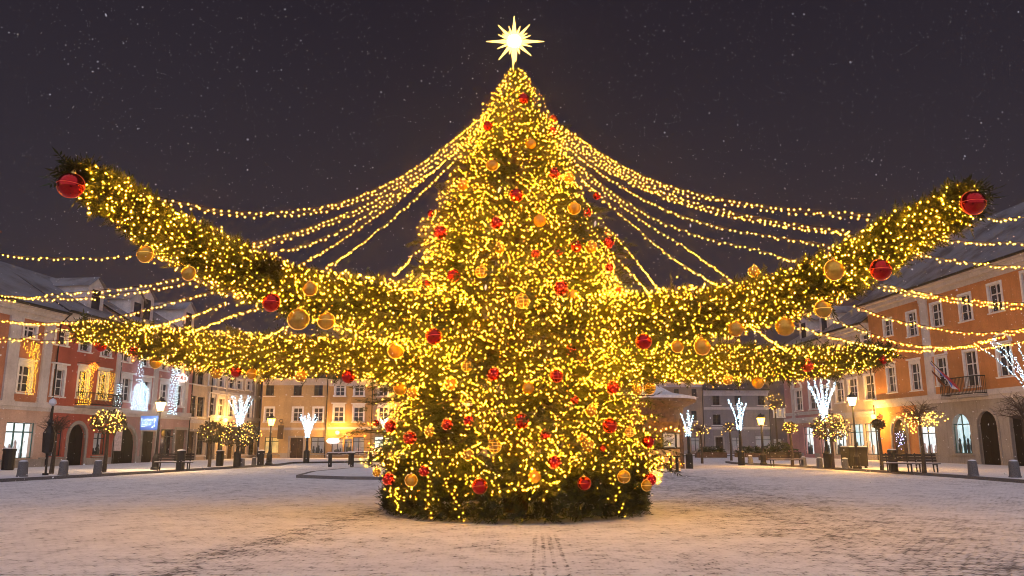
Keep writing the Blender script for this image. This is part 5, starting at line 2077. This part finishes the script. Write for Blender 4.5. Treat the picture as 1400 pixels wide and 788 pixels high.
for row in (
    (97, 254, 19.5, 'R', 'band', 'UL', 'big red bauble at the very tip of the upper left garland'),
    (199, 348, 13, 'G', 'band', 'UL', 'gold bauble under the outer third of the upper left garland'),
    (258, 374, 11, 'g', 'rim', 'UL', 'dull gold bauble half sunk in the upper left garland, second from its tip'),
    (371, 414, 14, 'R', 'band', 'UL', 'big red bauble under the middle of the upper left garland'),
    (408, 437, 16, 'g', 'rim', 'UL', 'large pale gold bauble under the upper left garland, left one of a pair'),
    (446, 439, 13, 'G', 'band', 'UL', 'gold bauble under the upper left garland, right one of a pair'),
    (424, 395, 11, 'g', 'rim', 'UL', 'gold bauble sitting among the sprays above the paired gold baubles'),
    (593, 460, 12.5, 'R', 'band', 'UL', 'dark red bauble where the upper left garland joins the tree'),
    (1330, 278, 18.5, 'R', 'band', 'UR', 'big red bauble at the very tip of the upper right garland'),
    (1204, 369, 16.5, 'R', 'band', 'UR', 'big red bauble under the outer half of the upper right garland, before the roofs'),
    (1140, 370, 16, 'G', 'rim', 'UR', 'big gold bauble in the upper right garland, left of the big red one'),
    (1125, 423, 13.5, 'g', 'band', 'UR', 'drooping half lit gold bauble under the upper right garland'),
    (1073, 447, 14.5, 'G', 'none', 'UR', 'plain matt gold bauble hanging lowest under the upper right garland'),
    (1006, 450, 12, 'g', 'none', 'UR', 'dim olive gold bauble in the shade between both right garlands'),
    (1031, 371, 9, 'g', 'dots', 'UR', 'small glassy bauble on the sprig above the upper right garland'),
    (880, 467, 12, 'R', 'band', 'UR', 'dark red bauble where the upper right garland joins the tree'),
    (926, 474, 9.5, 'G', 'rim', 'UR', 'small gold bauble right of the dark red one at the right garlands'),
    (960, 474, 13, 'G', 'rim', 'UR', 'larger gold bauble between the two right garlands near their root'),
    (138, 473, 9, 'R', 'rim', 'LL', 'dark red bauble near the tip of the lower left garland'),
    (184, 481, 7, 'R', 'dots', 'LL', 'small red bauble inside the sprays near the tip of the lower left garland'),
    (213, 496, 9, 'G', 'band', 'LL', 'gold bauble hanging before the dusty pink house from the lower left garland'),
    (296, 510, 9, 'G', 'dots', 'LL', 'dotted gold bauble low in the middle of the lower left garland'),
    (323, 508, 9, 'R', 'none', 'LL', 'dark red bauble just left of a gold one, under the lower left garland'),
    (344, 511, 8.5, 'G', 'band', 'LL', 'gold bauble above the gap between grey cream and straw yellow houses'),
    (411, 514, 9, 'G', 'dots', 'LL', 'gold bauble under the lower left garland above the straw yellow house'),
    (476, 515, 10.5, 'R', 'none', 'LL', 'dark red bauble under the lower left garland above the ochre house'),
    (541, 480, 12, 'g', 'rim', 'LL', 'large pale gold bauble at the root of the lower left garland'),
    (1206, 492, 8, 'R', 'none', 'LR', 'small red bauble at the outer end of the lower right garland'),
    (1104, 500, 10, 'O', 'dots', 'LR', 'orange red dotted bauble inside the lower right garland'),
    (1036, 524, 9, 'G', 'none', 'LR', 'gold bauble hanging below the lower right garland over the far grey house'),
    (995, 519, 8, 'G', 'dots', 'LR', 'amber dotted bauble at the lower edge of the lower right garland'),
    # upper cone
    (716, 135, 8, 'R', 'none', 'core', 'topmost red bauble right below the star'),
    (667, 172, 7.5, 'R', 'none', 'core', 'red bauble near the top on the left edge, below the topmost bauble'),
    (641, 191, 6, 'O', 'dots', 'core', 'small orange red bauble where the left strings leave the tree'),
    (757, 163, 6, 'O', 'none', 'core', 'upper and smaller of two stacked red baubles where the right strings leave'),
    (757, 180, 7, 'R', 'none', 'core', 'lower of two stacked red baubles where the right strings leave'),
    (726, 197, 8, 'G', 'none', 'core', 'highest gold bauble of the tree, near the middle'),
    (673, 226, 9, 'g', 'rim', 'core', 'gold bauble with lit top rim on the left of the upper cone'),
    (758, 237, 8, 'R', 'dots', 'core', 'dotted red bauble left of a gold one on the upper right cone'),
    (778, 243, 8, 'G', 'dots', 'core', 'gold bauble right next to the dotted red one on the upper right cone'),
    (633, 253, 8.5, 'G', 'dots', 'core', 'gold bauble at the left outline of the upper cone'),
    (706, 267, 10, 'R', 'band', 'core', 'red bauble with lit rim in the middle of the upper cone'),
    (816, 268, 5.5, 'R', 'rim', 'core', 'small red bauble hanging free at the right outline of the upper cone'),
    (785, 285, 9.5, 'G', 'rim', 'core', 'gold bauble beside a small red one at the right of the upper cone'),
    (803, 290, 7, 'R', 'dots', 'core', 'small dotted red bauble right beside a gold one at the right of the upper cone'),
    (589, 292, 5, 'R', 'none', 'core', 'tiny red bauble at the left outline under the left strings'),
    (679, 305, 9, 'R', 'dots', 'core', 'dotted red bauble left of the middle, beneath the lit rimmed red one'),
    (602, 318, 10, 'R', 'dots', 'core', 'dotted red bauble at the left outline of the middle cone'),
    (738, 302, 10, 'G', 'none', 'core', 'large plain gold bauble right of the middle on the upper cone'),
    (683, 339, 8.5, 'G', 'dots', 'core', 'gold bauble straight below the dotted red one left of the middle'),
    (788, 337, 8, 'R', 'rim', 'core', 'red bauble left of an amber one on the right of the middle cone'),
    (808, 338, 9, 'G', 'dots', 'core', 'amber gold bauble right of a red one on the right of the middle cone'),
    (832, 332, 8, 'R', 'dots', 'core', 'dotted red bauble by the green tuft at the right outline'),
    (732, 347, 6, 'O', 'dots', 'core', 'small orange red dotted bauble in the middle of the tree'),
    (764, 346, 5, 'O', 'dots', 'core', 'tiny faint orange bauble in the shade right of the middle'),
    (620, 377, 9.5, 'R', 'band', 'core', 'dark topped red bauble on the left of the middle cone'),
    (658, 372, 9, 'G', 'cage', 'core', 'gold bauble in a light cage left of the middle'),
    (767, 394, 10.5, 'R', 'dots', 'core', 'big red bauble touching a plain gold one right of the middle'),
    (783, 405, 10, 'G', 'none', 'core', 'plain gold bauble touching a big red one right of the middle'),
    (833, 366, 6, 'R', 'dots', 'core', 'small red bauble under the steep strings at the right outline'),
    (847, 399, 7, 'O', 'cage', 'core', 'small caged amber red bauble at the right outline under the steep strings'),
    (583, 389, 6.5, 'O', 'none', 'core', 'small red bauble at the left outline above the garland root'),
    (714, 412, 10.5, 'g', 'cage', 'core', 'openwork gold bauble in the very middle of the tree'),
    (614, 411, 7, 'g', 'dots', 'core', 'pale dotted gold bauble left, just above the upper left garland'),
    # lower cone
    (572, 500, 12, 'R', 'none', 'core', 'red bauble behind a lit gold ring on the left, between the garlands'),
    (572, 493, 9, 'g', 'cage', 'core', 'gold ring shaped bauble over a red one on the left, between the garlands'),
    (638, 501, 8, 'g', 'cage', 'core', 'caged gold bauble left of the middle, below the garland root'),
    (675, 512, 9.5, 'R', 'dots', 'core', 'dotted red bauble left of the middle on the lower cone'),
    (780, 478, 7.5, 'R', 'dots', 'core', 'dotted red bauble over an amber one right of the middle'),
    (796, 487, 9, 'g', 'dots', 'core', 'amber dotted bauble under a red one right of the middle'),
    (761, 514, 9.5, 'R', 'cage', 'core', 'caged red bauble right of the middle on the lower cone'),
    (887, 516, 9.5, 'R', 'dots', 'core', 'red bauble on top of a gold one at the right, above the kiosk roof'),
    (888, 531, 9, 'G', 'cage', 'core', 'caged gold bauble under a red one at the right, above the kiosk roof'),
    (871, 533, 8, 'G', 'dots', 'core', 'dotted gold bauble left of the stacked pair above the kiosk roof'),
    (519, 521, 5, 'G', 'dots', 'core', 'small gold bauble at the far left outline below the lower left garland'),
    (547, 532, 9, 'G', 'rim', 'core', 'gold bauble with lit ring, left one of two at the left outline'),
    (564, 537, 8, 'G', 'dots', 'core', 'dotted gold bauble, right one of two at the left outline'),
    (616, 525, 9.5, 'G', 'dots', 'core', 'amber gold bauble on the left of the lower cone'),
    (722, 531, 9.5, 'G', 'none', 'core', 'plain gold bauble in the middle of the lower cone'),
    (838, 530, 9.5, 'R', 'dots', 'core', 'dotted red bauble on the right of the lower cone'),
    (786, 547, 6, 'O', 'dots', 'core', 'small orange red bauble under the caged red one'),
    (808, 562, 8.5, 'G', 'dots', 'core', 'gold dotted bauble above the big rimmed red one on the right'),
    (713, 576, 11, 'R', 'band', 'core', 'bright red bauble with lit band in the middle of the lower cone'),
    (834, 582, 10.5, 'R', 'band', 'core', 'big red bauble with lit rim on the right of the lower cone'),
    (861, 591, 7, 'g', 'cage', 'core', 'small caged pale gold bauble right of the big rimmed red one'),
    (641, 575, 7.5, 'R', 'dots', 'core', 'faint red dotted bauble left of the bright middle one'),
    (611, 580, 8, 'R', 'dots', 'core', 'red dotted bauble in a dark gap on the left of the lower cone'),
    (587, 590, 7.5, 'G', 'dots', 'core', 'dotted gold bauble between two red ones on the left of the lower cone'),
    (560, 599, 9.5, 'R', 'dots', 'core', 'dotted red bauble below and right of the pair at the left outline'),
    (534, 583, 9, 'R', 'dots', 'core', 'larger red bauble of the pair at the left outline by the white light'),
    (514, 579, 5, 'R', 'none', 'core', 'smaller red bauble of the pair at the left outline by the white light'),
    (746, 594, 7.5, 'R', 'dots', 'core', 'red dotted bauble right below the bright middle one'),
    (676, 610, 10, 'g', 'cage', 'core', 'openwork gold bauble left below the bright middle one'),
    (824, 613, 5, 'O', 'none', 'core', 'small flat orange red bauble beneath the big rimmed red one'),
    (804, 609, 9, 'G', 'dots', 'core', 'gold dotted bauble left of the small orange red one'),
    (796, 598, 6, 'G', 'dots', 'core', 'small gold dotted bauble over another gold one on the lower right'),
    (640, 622, 8, 'g', 'dots', 'core', 'amber dotted bauble low on the left, above the skirt'),
    (758, 632, 9.5, 'R', 'dots', 'core', 'red dotted bauble over the middle right of the skirt'),
    (580, 644, 7.5, 'R', 'dots', 'core', 'half hidden red bauble low on the left, above the skirt'),
    (515, 646, 6, 'G', 'dots', 'core', 'small gold bauble at the lowest left tip of the boughs'),
    (531, 655, 8.5, 'R', 'dots', 'core', 'red bauble hanging from the lowest left boughs over the snow'),
    (562, 657, 9, 'G', 'rim', 'core', 'pale gold bauble hanging at the left end of the skirt'),
    (656, 665, 11, 'R', 'band', 'core', 'large bright red bauble before the dark skirt, left of the middle'),
    (731, 652, 9.5, 'G', 'none', 'core', 'plain gold bauble at the top of the dark skirt'),
    (799, 661, 9.5, 'R', 'band', 'core', 'red bauble before the dark skirt on the right'),
    (853, 652, 9, 'g', 'band', 'core', 'pale gold bauble at the right end of the skirt'),
    (884, 664, 8, 'G', 'band', 'core', 'gold bauble hanging lowest at the right outline'),
    (889, 656, 9, 'R', 'dots', 'core', 'red bauble partly behind the lowest gold one at the right outline'),
    (886, 604, 9, 'R', 'none', 'core', 'dark red bauble at the right outline before the kiosk wall'),
):
    bauble(*row)

# ------------------------------------------------------------------ falling snow
m_ = MB()
rnd = random.Random(99)
for i in range(9000):
    Y = 4 + 46 * rnd.random() ** .8
    u_ = rnd.uniform(-.72, .72); e_ = rnd.uniform(-.05, .75)
    p = (u_ * Y, Y, CAMZ + e_ * Y)
    if p[2] < .1 or math.hypot(p[0] - TX, Y - TY) < 3.6:
        continue
    m_.octa(p, rnd.choice((.004, .006, .006, .007, .010)) * (.55 + Y / 24))
for i in range(5):                                           # a few drifting big flakes close by
    Y = rnd.uniform(2.5, 5)
    p = Vector((rnd.uniform(-.6, .6) * Y, Y, CAMZ + rnd.uniform(.15, .6) * Y))
    d = Vector((rnd.uniform(-.4, .4), 0, -1)).normalized()
    m_.tube([p - d * .012, p, p + d * .012], [.002, .006, .002], 5)
o = m_.build('falling_snow', FLAKE)
o['kind'] = 'stuff'
o['label'] = 'sparse snowflakes falling through the night air'
print('OBJECTS', len(bpy.data.objects), 'strings', NSTR)
for nm, H in (('L', Z(LL, 30, 416)), ('L2', Z(LL, 100, 428)), ('L3', Z(LL, 200, 447)), ('far', ef), ('fr', er), ('R1', Z(RL, 1110, 468)), ('R2', Z(RL, 1170, 446)), ('R3', eo), ('ztop', ZTOP), ('zsk', ZSK), ('ledgeR3', zr)):
    print('H', nm, round(H, 2))

# ------------------------------------------------------------------ the snowy night air
mb = MB(); mb.box(-150, 150, -8, 150, -1, 42)
m = bpy.data.materials.new('night_air'); m.use_nodes = True; nt = m.node_tree
for n_ in list(nt.nodes):
    if n_.type != 'OUTPUT_MATERIAL':
        nt.nodes.remove(n_)
v = nt.nodes.new('ShaderNodeVolumePrincipled')
v.inputs['Density'].default_value = .0011
v.inputs['Color'].default_value = (.9, .88, .92, 1)
v.inputs['Anisotropy'].default_value = .85
nt.links.new(v.outputs[0], nt.nodes['Material Output'].inputs['Volume'])
o = mb.build('haze', m); o['kind'] = 'stuff'
